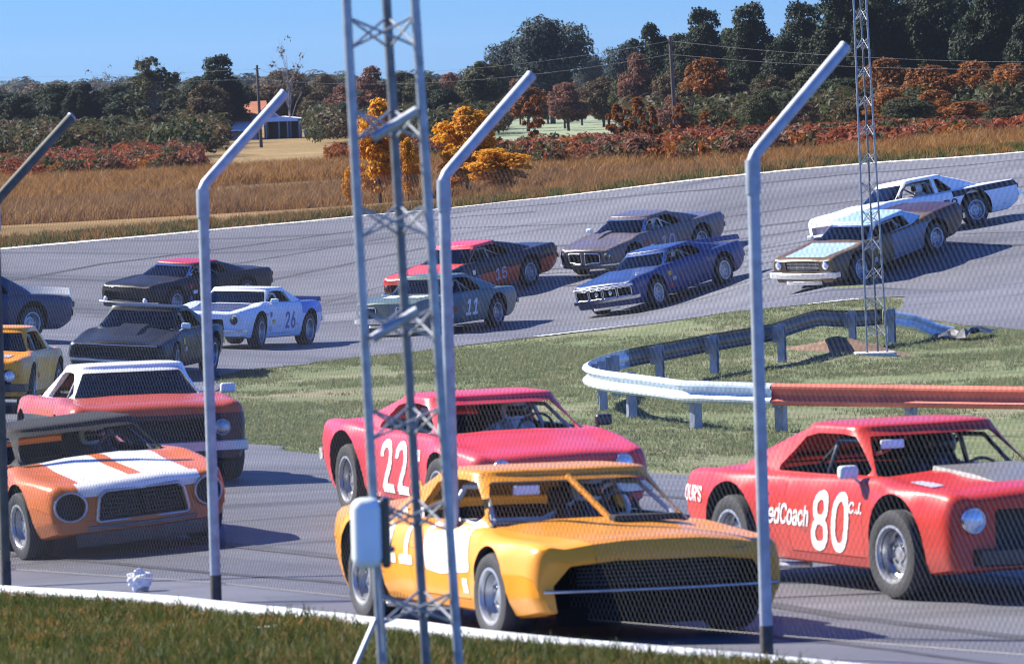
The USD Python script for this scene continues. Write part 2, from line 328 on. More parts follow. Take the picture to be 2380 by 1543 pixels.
# grass ground: green lawn with tan and bare patches; beyond the track the field is dry
mk('lawn', {'g': ('geometry', {}), 's': ('separate_xyz', {}), 'n1': ('noise_texture', {'scale': 0.22, 'detail': 6.0, 'roughness': 0.65}), 'n2': ('noise_texture', {'scale': 3.0, 'detail': 4.0}), 'n3': ('noise_texture', {'scale': 30.0, 'detail': 2.0}),
            'r1': ('rgb_ramp', {'ramp': [(0.30, (0.115, 0.14, 0.065)), (0.48, (0.155, 0.18, 0.085)), (0.60, (0.21, 0.205, 0.12)), (0.75, (0.28, 0.205, 0.135))]}),
            'rf': ('rgb_ramp', {'ramp': [(0.28, (0.15, 0.10, 0.03)), (0.5, (0.22, 0.13, 0.045)), (0.72, (0.30, 0.19, 0.08))]}),
            'mr': ('map_range', {'from_min': 112.0 * K, 'from_max': 114.0 * K, 'to_min': 0.0, 'to_max': 1.0, 'clamp': True}), 'xf': ('mix', {'mix_type': 'mix'}),
            'mg': ('map_range', {'from_min': 190.0 * K, 'from_max': 215.0 * K, 'to_min': 0.0, 'to_max': 1.0, 'clamp': True}), 'xg': ('mix', {'mix_type': 'mix', 'color2': (0.22, 0.26, 0.16)}), 'mx': ('map_range', {'from_min': -7.0, 'from_max': -2.0, 'to_min': 0.15, 'to_max': 1.0, 'clamp': True}), 'mm': ('math', {'math_type': 'multiply'}),
            'r2': ('rgb_ramp', {'ramp': [(0.25, (0.72, 0.72, 0.72)), (0.75, (1.2, 1.2, 1.2))]}), 'x': ('mix', {'mix_type': 'multiply', 'fac': 1.0}),
            'b': ('bump', {'strength': 0.6, 'distance': 0.05}), 'p': ('principled_bsdf', {'roughness': 0.95, 'specular_ior_level': 0.15})},
   [('g.position', 's.vector'), ('g.position', 'n1.vector'), ('g.position', 'n2.vector'), ('g.position', 'n3.vector'), ('n1.fac', 'r1.fac'), ('n1.fac', 'rf.fac'), ('s.y', 'mr.value'), ('mr.result', 'xf.fac'), ('r1.color', 'xf.color1'), ('rf.color', 'xf.color2'),
    ('s.y', 'mg.value'), ('s.x', 'mx.value'), ('mg.result', 'mm.value1'), ('mx.result', 'mm.value2'), ('mm.value', 'xg.fac'), ('xf.color', 'xg.color1'), ('n2.fac', 'r2.fac'), ('xg.color', 'x.color1'), ('r2.color', 'x.color2'), ('x.color', 'p.base_color'), ('n3.fac', 'b.height'), ('b.normal', 'p.normal')])

# ------------------------------------------------------------------ terrain
CTRL = [  # picture position and depth of points of the ground
    (15, 1362, 37.5), (500, 1398, 34.8), (1060, 1463, 31.7), (1780, 1530, 29.2), (2380, 1590, 27.2), (-500, 1320, 41),
    (0, 1543, 30.5), (900, 1600, 22.5), (1200, 1543, 27), (300, 1700, 23), (1700, 1750, 22), (2400, 1800, 21),
    (1205, 1466, 31.9), (2105, 1390, 33), (290, 1287, 39.3), (815, 1197, 41), (520, 1114, 45),
    (560, 1035, 54), (780, 1060, 52), (1580, 1105, 49.5), (2380, 1135, 47),
    (1440, 968, 60), (1640, 868, 71), (1960, 800, 75.5), (2035, 826, 75.5), (2380, 990, 57),
    (870, 828, 84), (1310, 777, 88), (1750, 722, 92), (2105, 692, 91), (2380, 768, 80), (520, 872, 78),
    (2287, 535, 97), (2060, 566, 95), (1640, 584, 105), (1240, 665, 103), (445, 705, 106), (1990, 648, 90.5), (1525, 716, 98), (1065, 777, 89.5), (620, 812, 87), (405, 884, 77), (60, 790, 84), (10, 965, 64), (-500, 1120, 48), (-500, 850, 75),
    (0, 580, 112), (500, 535, 115), (1190, 469, 117), (1750, 406, 113), (2380, 355, 111), (-600, 640, 108), (3000, 300, 105), (3000, 620, 82), (3000, 800, 70), (3000, 1150, 44), (3000, 1640, 25)]
pts = [at(*c) for c in CTRL]
for D, zs in ((135, (-4.35, -4.1, -3.75, -3.15, -2.75)), (160, (-4.4, -4.15, -3.8, -3.2, -2.9)), (220, (-4.2, -4.0, -3.7, -3.3, -3.0)), (300, (-3.9, -3.7, -3.5, -3.3, -3.0)), (420, (-3.6, -3.5, -3.3, -3.0, -2.6))):
    for px, z in zip((-300, 500, 1190, 1800, 2700), zs):
        pts.append(np.array([(px - CX) / FPX * D * K, D * K, CAM[2] + z]))
pts = np.array(pts)
WARP = lambda x, y: np.stack([np.asarray(x) / (np.asarray(y) / K * 0.25 + 10.0) * 18.0, 55 * np.log(np.asarray(y) / K / 20.0)], -1)
RBF = RBFInterpolator(WARP(pts[:, 0], pts[:, 1]), pts[:, 2], kernel='thin_plate_spline', smoothing=0.4)
def Z(x, y):
    x, y = np.broadcast_arrays(np.asarray(x, float), np.asarray(y, float))
    sh = x.shape
    yc = np.clip(y.ravel(), 14.0 * K, 440.0 * K)
    lim = yc / K * 0.21 + 1.0
    xc = np.clip(x.ravel(), -lim, lim)
    z = RBF(WARP(xc, yc)).reshape(sh)
    far = np.clip((y - 440 * K) / 1500.0, 0, 1)
    return z + far * 2.0
def onto(px, py):
    """Where the line of sight meets the ground."""
    r = ray(px, py)
    d = np.concatenate([np.arange(20, 190, 0.25), np.arange(190, 700, 1.0)])
    p = CAM + d[:, None] * r
    g = p[:, 2] - Z(p[:, 0], p[:, 1])
    i = int(np.argmax(g < 0))
    a = g[i - 1] / (g[i - 1] - g[i])
    d0 = d[i - 1] + a * (d[i] - d[i - 1])
    q = CAM + d0 * r
    return np.array([q[0], q[1], float(Z(q[0], q[1]))])

gx = np.concatenate([-np.geomspace(900, 26, 26)[:-1], np.arange(-26, 26.01, 0.65), np.geomspace(26, 900, 26)[1:]])
gy = np.concatenate([np.arange(8, 184, 0.9), np.geomspace(184, 3500, 90)])
GX, GY = np.meshgrid(gx, gy)
GZ = Z(GX, GY)
def grid_mesh(X, Y, Zz):
    ny, nx = X.shape
    i, j = np.meshgrid(np.arange(ny - 1), np.arange(nx - 1), indexing='ij')
    a = i * nx + j
    q = np.stack([a, a + 1, a + nx + 1, a + nx], -1).reshape(-1, 4)
    return np.stack([X, Y, Zz], -1).reshape(-1, 3), q
v, q = grid_mesh(GX, GY, GZ)
nrm = np.cross(np.stack([np.gradient(GX, axis=1), np.gradient(GY, axis=1), np.gradient(GZ, axis=1)], -1), np.stack([np.gradient(GX, axis=0), np.gradient(GY, axis=0), np.gradient(GZ, axis=0)], -1)).reshape(-1, 3)
nrm /= np.linalg.norm(nrm, axis=1, keepdims=True)
tag(write_mesh(path_of('ground'), v, q, 'lawn', nrm), 'grassy ground of the infield, the verge and the autumn field', kind='structure')

def sheet(poly, res, lift):
    """A sheet over the polygon that follows the ground."""
    mb = MB(); x0, y0, x1, y1 = poly.bounds
    xs, ys = np.arange(math.floor(x0), x1 + res, res), np.arange(math.floor(y0), y1 + res, res)
    shapely.prepare(poly)
    X, Y = np.meshgrid(xs[:-1], ys[:-1]); cells = shapely.box(X, Y, X + res, Y + res).ravel()
    inside, cross = shapely.contains_properly(poly, cells), shapely.intersects(poly, cells)
    V, F = [], []
    xi, yi = X.ravel()[inside], Y.ravel()[inside]
    if len(xi):
        c = np.stack([np.stack([xi, yi], -1), np.stack([xi + res, yi], -1), np.stack([xi + res, yi + res], -1), np.stack([xi, yi + res], -1)], 1).reshape(-1, 2)
        u, inv = np.unique(np.round(c, 4), axis=0, return_inverse=True)
        qd = inv.reshape(-1, 4)
        mb.add(np.c_[u, Z(u[:, 0], u[:, 1]) + lift], qd)
    for cell in cells[cross & ~inside]:
        g = poly.intersection(cell)
        for part in getattr(g, 'geoms', [g]):
            if part.geom_type != 'Polygon' or part.area < 1e-5: continue
            vv, ff = trimesh.creation.triangulate_polygon(part, engine='earcut')
            # keep every face up
            a = np.cross(vv[ff[:, 1]] - vv[ff[:, 0]], vv[ff[:, 2]] - vv[ff[:, 0]])
            ff = np.where((a < 0)[:, None], ff[:, ::-1], ff)
            V.append(np.c_[vv, Z(vv[:, 0], vv[:, 1]) + lift]); F.append(ff)
    for a, b in zip(V, F): mb.add(a, b)
    return mb
P2 = lambda px, py: onto(px, py)[:2]
near_edge = [P2(x, y + 24) for x, y in ((2380, 1590), (1780, 1530), (1500, 1505), (1060, 1463), (780, 1428), (500, 1398), (250, 1376), (15, 1362))]
near_edge = [near_edge[0] + np.array([30, -30.0])] + near_edge + [near_edge[-1] + np.array([-7, 14.0]), near_edge[-1] + np.array([-12, 32.0])]
far_edge = [P2(x, y) for x, y in ((0, 580), (250, 558), (500, 535), (850, 502), (1190, 469), (1470, 437), (1750, 406), (2060, 378), (2380, 355))]
far_edge = [far_edge[0] + np.array([-8, -12.0])] + far_edge + [far_edge[-1] + np.array([25, -14.0])]
outer = Polygon(near_edge + far_edge)
infield_px = [(520, 874), (560, 864), (700, 848), (870, 828), (1080, 804), (1310, 777), (1480, 757), (1750, 722), (1950, 702), (2110, 690), (2085, 715), (2065, 738), (2150, 748), (2290, 758), (2380, 768)]
infield_lo = [(2380, 1135), (1980, 1120), (1580, 1105), (1200, 1086), (780, 1060), (650, 1045), (560, 1033), (520, 1000), (500, 940)]
inf = [P2(*p) for p in infield_px] + [P2(2380, 768) + np.array([30, -6.0]), P2(2380, 1135) + np.array([30, -6.0])] + [P2(*p) for p in infield_lo]
infield = Polygon(inf).buffer(0)
wob = []
for ring_pt in np.array(infield.segmentize(0.8).exterior.coords):
    wob.append(ring_pt + (meshkit.noise(np.array([ring_pt[0] * 0.9, ring_pt[1] * 0.9, 3.0])) - 0.5) * 0.5)
infield = Polygon(wob).buffer(0)
track = outer.buffer(0).difference(infield)
tag(sheet(track, 1.0, 0.014).build('race_track', 'asphalt', deg=80), 'banked grey asphalt race track curving round the grass infield', kind='structure')
far_line = LineString(far_edge)
tag(sheet(far_line.buffer(0.16), 1.0, 0.022).build('white_edge_line', 'white_line', deg=80), 'white line along the outer edge of the far track', kind='structure')
inner_line = LineString([P2(1255, 783), P2(1370, 769), P2(1475, 756)]).buffer(0.13).union(LineString([P2(1880, 708.5), P2(1990, 697)]).buffer(0.07))
tag(sheet(inner_line, 1.0, 0.024).build('inner_edge_line', 'white_line', deg=80), 'worn white line pieces along the inner edge of the far track', kind='structure')

# ------------------------------------------------------------------ stock cars
def manifold_of(v, f):
    return manifold3d.Manifold(manifold3d.Mesh(np.asarray(v, np.float32), np.asarray(f, np.uint32)))
def prism(poly, axis, lo, hi):
    """A polygon given in the two other axes (in x, y, z order), extruded along the axis."""
    p = np.asarray(poly, float)
    if Polygon(p).exterior.is_ccw is False: p = p[::-1]
    m = manifold3d.CrossSection([p]).extrude(hi - lo)
    if axis == 'z': return m.translate((0, 0, lo))
    if axis == 'y':     # polygon in (x, z)
        return m.transform(np.array([[1, 0, 0, 0], [0, 0, -1, hi], [0, 1, 0, 0]], float))
    return m.transform(np.array([[0, 0, 1, lo], [1, 0, 0, 0], [0, 1, 0, 0]], float))   # polygon in (y, z)
def cyl_y(r, x, z, y0, y1, n=44):
    return manifold3d.Manifold.cylinder(y1 - y0, r, r, n).transform(np.array([[1, 0, 0, x], [0, 0, -1, y1], [0, 1, 0, z]], float))
def rbox(c, e, r=0.02):
    e = np.asarray(e, float) / 2 - r
    pts = [manifold3d.Manifold.sphere(r, 10).translate((c[0] + sx * e[0], c[1] + sy * e[1], c[2] + sz * e[2])) for sx in (-1, 1) for sy in (-1, 1) for sz in (-1, 1)]
    return manifold3d.Manifold.batch_hull(pts)
def rounded_poly(p, r, seg=5):
    return [tuple(q) for q in np.array(Polygon(p).buffer(-r).buffer(r, quad_segs=seg).exterior.coords)[:-1]]

class Body:
    def __init__(s, **k):
        s.L, s.W, s.H, s.wb = 4.9, 1.88, 1.30, 2.76
        s.front_over = 0.92        # nose to front axle
        s.zb, s.nose, s.cowl, s.belt, s.deck, s.tail = 0.20, 0.84, 0.95, 0.92, 0.95, 0.90
        s.peak, s.hoodcrown, s.bow, s.lean = 0.02, 0.03, 0.12, 0.0
        s.nose_w, s.nose_round, s.tail_w = 0.90, 0.10, 0.90
        s.xw, s.ws_run = None, 0.56            # windscreen base and its run
        s.roof_len, s.rear_run = 1.25, 0.75
        s.roof_w, s.belt_w = 1.36, 1.68
        s.R, s.tw, s.arch_f, s.arch_r = 0.345, 0.27, 0.42, 0.43
        s.hip, s.flare = 0.03, 0.03
        s.cpillar = 0.45
        s.bpillar = False
        s.ride = 0.0
        s.nose_drop = 0.0
        for a, b in k.items(): setattr(s, a, b)
        s.xf = s.L / 2 - s.front_over; s.xr = s.xf - s.wb
        if s.xw is None: s.xw = s.xf - 0.42
        n, t = s.L / 2, -s.L / 2
        s.zc = PchipInterpolator([t, t + .12, s.xr, s.xw - 1.6, s.xw, s.xf, n - .25, n - .06, n], [s.tail - .03, s.tail + .02, s.deck, s.belt + .02, s.cowl, s.nose + .6 * (s.cowl - s.nose), s.nose + .03, s.nose, s.nose - .04 - s.nose_drop])
        s.wf = PchipInterpolator([t, t + .05, t + .25, s.xr, s.xr + .75, s.xw, s.xf, n - .45, n - s.nose_round, n], [s.tail_w * .97, s.tail_w, .5 + s.tail_w / 2, 1.0 + s.hip, .965, .965, 1.0 + s.hip * .7, .975, s.nose_w + .04, s.nose_w])
        s.zbf = PchipInterpolator([t, t + .5, s.xf + .3, n], [.40, s.zb + .02, s.zb, s.zb + .06])
    def fit_arches(s):
        lim = float(s.zc(s.xf)) - s.hoodcrown + s.peak - s.R - .10
        s.arch_f = max(min(s.arch_f, lim), s.R + .005)
    def half(s, x):
        """Half section at x: (y, z) from the top middle round to the bottom middle."""
        w, zc, zb = s.wf(x) * s.W / 2, float(s.zc(x)), float(s.zbf(x))
        sh = zc - s.hoodcrown + s.peak
        ax = max(math.exp(-((x - s.xf) / .42) ** 2), math.exp(-((x - s.xr) / .44) ** 2)) * s.flare
        p = [(0, zc), (.30 * w, zc - .05 * s.hoodcrown), (.58 * w, zc - .5 * s.hoodcrown), (.76 * w, sh - .012), (.86 * w, sh + .004), (.925 * w, sh - .012), (.965 * w, sh - .05), (.99 * w + ax * .3, sh - .14), (w + ax * .7, sh - .24), (w * .995 + ax, (sh + zb) / 2 + .03), (w * .985 + ax, (sh + zb) / 2 - .10), (w * .965 + ax * .5, zb + .11), (w * .93, zb + .02), (w * .89, zb), (.45 * w, zb), (0, zb)]
        return np.array(p)
    def warp(s, v):
        v = v.copy(); n = s.L / 2
        fade = np.clip((v[:, 0] - (s.xf - .1)) / (n - s.xf + .1), 0, 1) ** 2
        v[:, 0] += fade * (-s.bow * (v[:, 1] / (s.W / 2)) ** 2 + s.lean * (v[:, 2] - .55))
        fr = np.clip((s.xr - v[:, 0]) / (s.xr + n), 0, 1) ** 2
        v[:, 0] += fr * (.07 * (v[:, 1] / (s.W / 2)) ** 2)
        return v
    def side_y(s, x, z):
        p = s.half(x)[4:13]
        return float(np.interp(-z, -p[:, 1], p[:, 0]))
    def front_x(s, y, z):
        return s.L / 2 - s.bow * (y / (s.W / 2)) ** 2 + s.lean * (z - .55)
    def lower(s):
        n, t = s.L / 2, -s.L / 2
        xs = np.unique(np.round(np.concatenate([[t, t + .02, t + .05, t + .1, t + .18], np.linspace(t + .25, n - .3, 46), [n - .22, n - .15, n - .1, n - .06, n - .03, n - .012, n]]), 4))
        rings = []
        for i, x in enumerate(xs):
            h = s.half(x)
            full = np.vstack([h, (h[1:-1] * [-1, 1])[::-1]])
            if x > n - .04 or x < t + .03:      # rounded ends
                k = 1 - (.03 if x in (n, t) else .012 if (x > n - .02) else .004)
                c = np.array([0, (h[0, 1] + h[-1, 1]) / 2]); full = c + (full - c) * [1 - (1 - k) * .5, k]
            rings.append(np.c_[np.full(len(full), x), full])
        m = len(rings[0]); v = np.vstack(rings)
        i, j = np.meshgrid(np.arange(len(xs) - 1), np.arange(m), indexing='ij')
        q = np.stack([i * m + j, (i + 1) * m + j, (i + 1) * m + (j + 1) % m, i * m + (j + 1) % m], -1).reshape(-1, 4)
        f = np.vstack([q[:, [0, 1, 2]], q[:, [0, 2, 3]]])
        c0, c1 = len(v), len(v) + 1
        v = np.vstack([v, [[t, 0, .6], [n, 0, .55]]])
        k = np.arange(m); e = (len(xs) - 1) * m
        f = np.vstack([f, np.stack([np.full(m, c0), k, (k + 1) % m], 1), np.stack([np.full(m, c1), e + (k + 1) % m, e + k], 1)])
        v = s.warp(v)
        mm = manifold_of(v, f)
        if mm.volume() < 0: mm = manifold_of(v, f[:, ::-1])
        return mm
    def house(s, off=0.0, z0=0.80):
        """The greenhouse as a solid, shrunk by off."""
        H, zt0 = s.H - off * .9, z0
        xb, xt = s.xw - off, s.xw - s.ws_run - off * .2
        rb, rt = s.xw - s.ws_run - s.roof_len - s.rear_run + off, s.xw - s.ws_run - s.roof_len + off * .2
        hb, ht = s.belt_w / 2 - off, s.roof_w / 2 - off
        T = (H - .055 - s.belt) / 1.0
        lv = []
        for t in (-.35, 0, .15, .3, .45, .6, .75, .9, 1.0):
            z = s.belt + T * t
            tt = max(t, -.4)
            hw = hb + (ht - hb) * (1 - (1 - max(t, 0)) ** 1.25) if t > 0 else hb
            lv.append((z, xb + (xt - xb) * tt, rb + (rt - rb) * (tt if tt < 0 else tt ** 1.35), hw, 0.0))
        for k, dz, cr in ((.985, .022, .15), (.955, .036, .35), (.88, .046, .6), (.7, .052, .8), (.45, .055, .95)):
            lv.append((s.belt + T + dz, xt, rt, ht, 1 - k))
        g = np.linspace(0, 2 * np.pi, 56, endpoint=False)
        ex = 7.0
        cx_, sx_ = np.cos(g), np.sin(g)
        un = np.sign(cx_) * np.abs(cx_) ** (2 / ex), np.sign(sx_) * np.abs(sx_) ** (2 / ex)
        rings = []
        for z, xf_, xr_, hw, sk in lv:
            c, hx = (xf_ + xr_) / 2, (xf_ - xr_) / 2
            k = 1 - sk
            X = c + un[0] * (hx - sk * .40) if False else c + un[0] * hx * k
            Y = un[1] * hw * k
            X = X - np.where(un[0] > 0, .10 * (Y / hb) ** 2 * un[0], 0)
            rings.append(np.c_[X, Y, np.full(len(g), z)])
        m = len(g); v = np.vstack(rings)
        i, j = np.meshgrid(np.arange(len(lv) - 1), np.arange(m), indexing='ij')
        q = np.stack([i * m + j, i * m + (j + 1) % m, (i + 1) * m + (j + 1) % m, (i + 1) * m + j], -1).reshape(-1, 4)
        f = np.vstack([q[:, [0, 1, 2]], q[:, [0, 2, 3]]])
        c0, c1 = len(v), len(v) + 1
        e = (len(lv) - 1) * m; k = np.arange(m)
        v = np.vstack([v, [[v[:m, 0].mean(), 0, lv[0][0]], [v[e:, 0].mean(), 0, lv[-1][0] + .002]]])
        f = np.vstack([f, np.stack([np.full(m, c0), (k + 1) % m, k], 1), np.stack([np.full(m, c1), e + k, e + (k + 1) % m], 1)])
        mm = manifold_of(v, f)
        return mm if mm.volume() > 0 else manifold_of(v, f[:, ::-1])

def split_by_origin(m, ids):
    """(vertices, faces) of a boolean's result by the solid that each face came from; ids: {original id: key}, others under None."""
    g = m.to_mesh(); v, f = g.vert_properties[:, :3], g.tri_verts
    out = {}
    ri, ro = np.asarray(g.run_index), np.asarray(g.run_original_id)
    for a, b, o in zip(ri[:-1], ri[1:], ro):
        if b > a: out.setdefault(ids.get(int(o)), []).append(f[a // 3: b // 3])
    return {k: (v, np.vstack(x)) for k, x in out.items()}

def conform(bd, mesh, side, x0, z0, slant=0.0, lift=0.004):
    """Lettering wrapped on the car's side: side -1 right (reads towards the nose), +1 left (reads towards the tail)."""
    v, f = trimesh.remesh.subdivide_to_size(mesh.vertices, mesh.faces, 0.06, max_iter=12)
    x = x0 - side * (v[:, 0] + slant * v[:, 1]); z = z0 + v[:, 1]
    xu = np.round(x, 2)
    cache = {}
    y = np.empty(len(v))
    for i in range(len(v)):
        k = (xu[i], round(float(z[i]), 2))
        if k not in cache: cache[k] = bd.side_y(*k)
        y[i] = cache[k]
    return np.c_[x, side * (y + lift + v[:, 2]), z], (f if side < 0 else f)

def wheel(parent, name, x, y, side, R, tw, rim, steer=0.0):
    """Tyre (the part) with its rim (a sub-part)."""
    r = R * .62
    a = math.radians(steer); c, s_ = math.cos(a), math.sin(a)
    def put(mb):
        for i, v in enumerate(mb.v):
            v = v * [1, side, 1]; v = v @ np.array([[c, -s_, 0], [s_, c, 0], [0, 0, 1]]).T
            mb.v[i] = v + [x, y, R]
        if side < 0: mb.f = [f[:, ::-1] for f in mb.f]
        return mb
    h = tw / 2
    t = MB().lathe([(r - .03, -h * .8), (r + .02, -h * .92), (R * .82, -h), (R * .95, -h * .93), (R, -h * .72), (R, -h * .3), (R - .008, -h * .28), (R - .008, -h * .22), (R, -h * .2), (R, h * .2), (R - .008, h * .22), (R - .008, h * .28), (R, h * .3), (R, h * .72), (R * .95, h * .93), (R * .82, h), (r + .02, h * .92), (r, h * .85), (r - .03, h * .7)], 'y', n=40)
    tp = put(t).build(name, 'rubber', parent, 40)
    m = MB().lathe([(r + .014, h * .80), (r + .016, h * .93), (r - .004, h * .95), (r - .02, h * .80), (r - .035, h * .35), (r * .72, h * .22), (r * .60, h * .36), (r * .42, h * .40), (r * .30, h * .30), (r * .28, h * .42), (r * .16, h * .46), (.001, h * .47)], 'y', n=32)
    for k in range(5):
        g = k * 2 * math.pi / 5
        m.tube([[r * .36 * math.cos(g), h * .36, r * .36 * math.sin(g)], [r * .36 * math.cos(g), h * .50, r * .36 * math.sin(g)]], .013, 6)
    for k in range(10):      # vent holes, dark slots in the dish
        g = k * 2 * math.pi / 10
        pass
    put(m).build('rim', rim, tp, 40)
    v = MB()
    for k in range(8):
        g = (k + .5) * 2 * math.pi / 8
        v.tube([[r * .66 * math.cos(g), h * .30, r * .66 * math.sin(g)], [r * .66 * math.cos(g), h * .322, r * .66 * math.sin(g)]], .024, 8)
    put(v).build('rim_hole', 'dark_inside', tp, 40)
    return tp

DRIVERS, CARSDONE = [], []
plain('decal_yellow', (0.70, 0.45, 0.04), 0.5); plain('decal_redd', (0.50, 0.03, 0.03), 0.5)
def make_car(spec):
    bd = Body(**spec.get('body', {})); bd.fit_arches()
    sp = spec
    n, t = bd.L / 2, -bd.L / 2
    # pose: the named wheel's contact stands on the ground under the picture point
    th = math.radians(sp['yaw'])
    F = np.array([math.sin(th), -math.cos(th), 0]); Lf = np.array([math.cos(th), math.sin(th), 0])
    ax, ay = {'fr': (bd.xf, -.78), 'fl': (bd.xf, .78), 'rr': (bd.xr, -.78), 'rl': (bd.xr, .78), 'nose': (n, 0), 'mid': (0, 0)}[sp['anchor'][0]]
    g0 = onto(*sp['anchor'][1:3])
    if len(sp['anchor']) > 3:
        g0 = at(*sp['anchor'][1:]); g0[2] = Z(g0[0], g0[1])
    o = g0[:2] - (F * ax + Lf * ay)[:2]
    c4 = [o + F[:2] * sx * 1.38 + Lf[:2] * sy * .78 for sx, sy in ((1, -1), (1, 1), (-1, -1), (-1, 1))]
    z4 = [float(Z(*c)) + .014 for c in c4]
    fx = F * 1.0; fx[2] = ((z4[0] + z4[1]) - (z4[2] + z4[3])) / 2 / 2.76; fx /= np.linalg.norm(fx)
    ly = Lf * 1.0; ly[2] = ((z4[1] + z4[3]) - (z4[0] + z4[2])) / 2 / 1.56 
    ly -= fx * (ly @ fx); ly /= np.linalg.norm(ly)
    up = np.cross(fx, ly)
    roll = math.radians(sp.get('roll', 1.2))          # body leans out of the left-hand bend
    m4 = np.eye(4); m4[:3, 0], m4[:3, 1], m4[:3, 2] = fx, ly, up; m4[:3, 3] = [o[0], o[1], np.mean(z4)]
    T = thing(sp['name'], sp['label'], 'race car', mat4=m4, group=sp.get('group'))
    P = sp['paint']; roofp = sp.get('roof_paint', P); trim = sp.get('trim', 'chrome')

    B = bd.lower()
    B = B.as_original(); idB = B.original_id()
    ids = {idB: 'body'}
    def cutter(m, key):
        m = m.as_original(); ids[m.original_id()] = key; return m
    # wheel arches
    arches = []
    for xa, ra in ((bd.xf, bd.arch_f), (bd.xr, bd.arch_r)):
        for sd in (-1, 1):
            y0, y1 = (.50, 1.4) if sd > 0 else (-1.4, -.50)
            a = cyl_y(ra, xa, bd.R + sp.get('arch_dz', .03), y0, y1)
            a = a + manifold3d.Manifold.cube((ra * 2, y1 - y0, bd.R), False).translate((xa - ra, y0, -.0)).trim_by_plane((0, 0, -1), -(bd.R + .03))
            arches.append(a)
    arch = cutter(manifold3d.Manifold.batch_boolean(arches, manifold3d.OpType.Add), 'wheel_well')
    rb = bd.xw - bd.ws_run - bd.roof_len - bd.rear_run
    cab = cutter(rbox(((bd.xw - .13 + rb + .45) / 2, 0, .32 + .9), (bd.xw - .13 - rb - .45, bd.belt_w - .12, 1.8), .03), 'cabin')
    body = B - arch - cab
    # openings in the nose
    for poly, depth in sp.get('openings', ()):
        body = body - cutter(prism(rounded_poly(poly, .03), 'x', n - depth - .1, n + .5), 'grille_opening')
    # hood, doors and trunk lid cut out with real gaps
    def panel_top(poly):
        pr = prism(poly, 'z', .5, 1.6)
        pg = prism([tuple(q) for q in np.array(Polygon(poly).buffer(.006, join_style=2).exterior.coords)[:-1]], 'z', .5, 1.6)
        low = B.translate((0, 0, -.035))
        return (body ^ pr) - low, pg - low
    def panel_side(poly, sd):
        lo, hi = (.3, 1.4) if sd > 0 else (-1.4, -.3)
        pr = prism(poly, 'y', lo, hi)
        pg = prism([tuple(q) for q in np.array(Polygon(poly).buffer(.006, join_style=2).exterior.coords)[:-1]], 'y', lo, hi)
        low = B.scale((1, .955, 1))
        return (body ^ pr) - low, pg - low
    hw = sp.get('hood_w', .68)
    hx = n - sp.get('hood_front', .16)
    hood_poly = [(hx - bd.bow * .2, hw * .88), (hx + .03, .3), (hx + .04, 0), (hx + .03, -.3), (hx - bd.bow * .2, -hw * .88), (bd.xw + .06, -hw), (bd.xw + .12, -.4), (bd.xw + .14, 0), (bd.xw + .12, .4), (bd.xw + .06, hw)]
    hood, hood_gap = panel_top(hood_poly)
    lid_x1, lid_x0 = rb - .06, t + .10
    panels = [('hood', hood, sp.get('hood_paint', P))]
    gaps = [hood_gap]
    if lid_x1 - lid_x0 > .25:
        lid, lg = panel_top([(lid_x1, .60), (lid_x0, .58), (lid_x0, -.58), (lid_x1, -.60)])
        panels.append(('trunk_lid', lid, sp.get('trunk_paint', P))); gaps.append(lg)
    dx1, dx0 = bd.xw - .14, bd.xw - 1.42
    dpoly = [(dx1, bd.zb + .10), (dx1 + .03, bd.belt - .02), (dx1, 1.3), (dx0, 1.3), (dx0, .55), (dx0 + .05, bd.zb + .10)]
    for sd in (1, -1):
        d, dg = panel_side(dpoly, sd)
        panels.append(('door', d, sp.get('door_paint', P))); gaps.append(dg)
    for gp in gaps: body = body - gp
    parts = split_by_origin(body, ids)
    mats = {'wheel_well': 'dark_inside', 'cabin': 'dark_inside', 'grille_opening': sp.get('opening_mat', 'dark_grille')}
    main = [parts[k] for k in parts if k not in mats]
    mb = MB()
    for v, f in main: mb.add(v, f)
    write_parts = {}
    mb.build('body', P, T, 32)
    for k, mt in mats.items():
        if k == 'wheel_well' and k in parts:
            v, f = parts[k]; c = v[f].mean(1)
            for xa in (bd.xf, bd.xr):
                for sd in (1, -1):
                    w = (np.abs(c[:, 0] - xa) < .8) & (c[:, 1] * sd > 0)
                    if w.any(): MB().add(v, f[w]).build(k, mt, T, 32)
        elif k in parts: MB().add(*parts[k]).build(k, mt, T, 32)
    for nm, m, pt in panels:
        if not m.is_empty(): MB().man(max(m.decompose(), key=lambda c: c.volume())).build(nm, pt, T, 32)
    # greenhouse: a shell with the openings cut out
    out, inn = bd.house(), bd.house(.05)
    inn = inn + bd.house(.05).translate((0, 0, -.12))
    out_o = out.as_original(); inn_o = inn.as_original()
    hid = {out_o.original_id(): 'roof', inn_o.original_id(): 'headliner'}
    shell = out_o - inn_o
    T1 = bd.H - .055
    hb, ht = bd.belt_w / 2, bd.roof_w / 2
    zlo, zhi = bd.belt + .015, T1 - .045
    def hw_at(z, off):
        u = np.clip((z - bd.belt) / (T1 - bd.belt), 0, 1); return hb + (ht - hb) * (1 - (1 - u) ** 1.25) - off
    xm = bd.xw - bd.ws_run - bd.roof_len * .5
    ap = sp.get('a_pillar', .085)
    wpoly = [(-hw_at(zlo - .03, ap), zlo - .03), (hw_at(zlo - .03, ap), zlo - .03), (hw_at(zhi, ap + .015), zhi), (-hw_at(zhi, ap + .015), zhi)]
    wind = prism(rounded_poly(wpoly, .04), 'x', xm, n)
    ap2 = sp.get('rear_pillar', .15)
    rz0, rz1 = zlo + .02, zhi - .015
    rpoly = [(-hw_at(rz0, ap2 + .04), rz0), (hw_at(rz0, ap2 + .04), rz0), (hw_at(rz1, ap2), rz1), (-hw_at(rz1, ap2), rz1)]
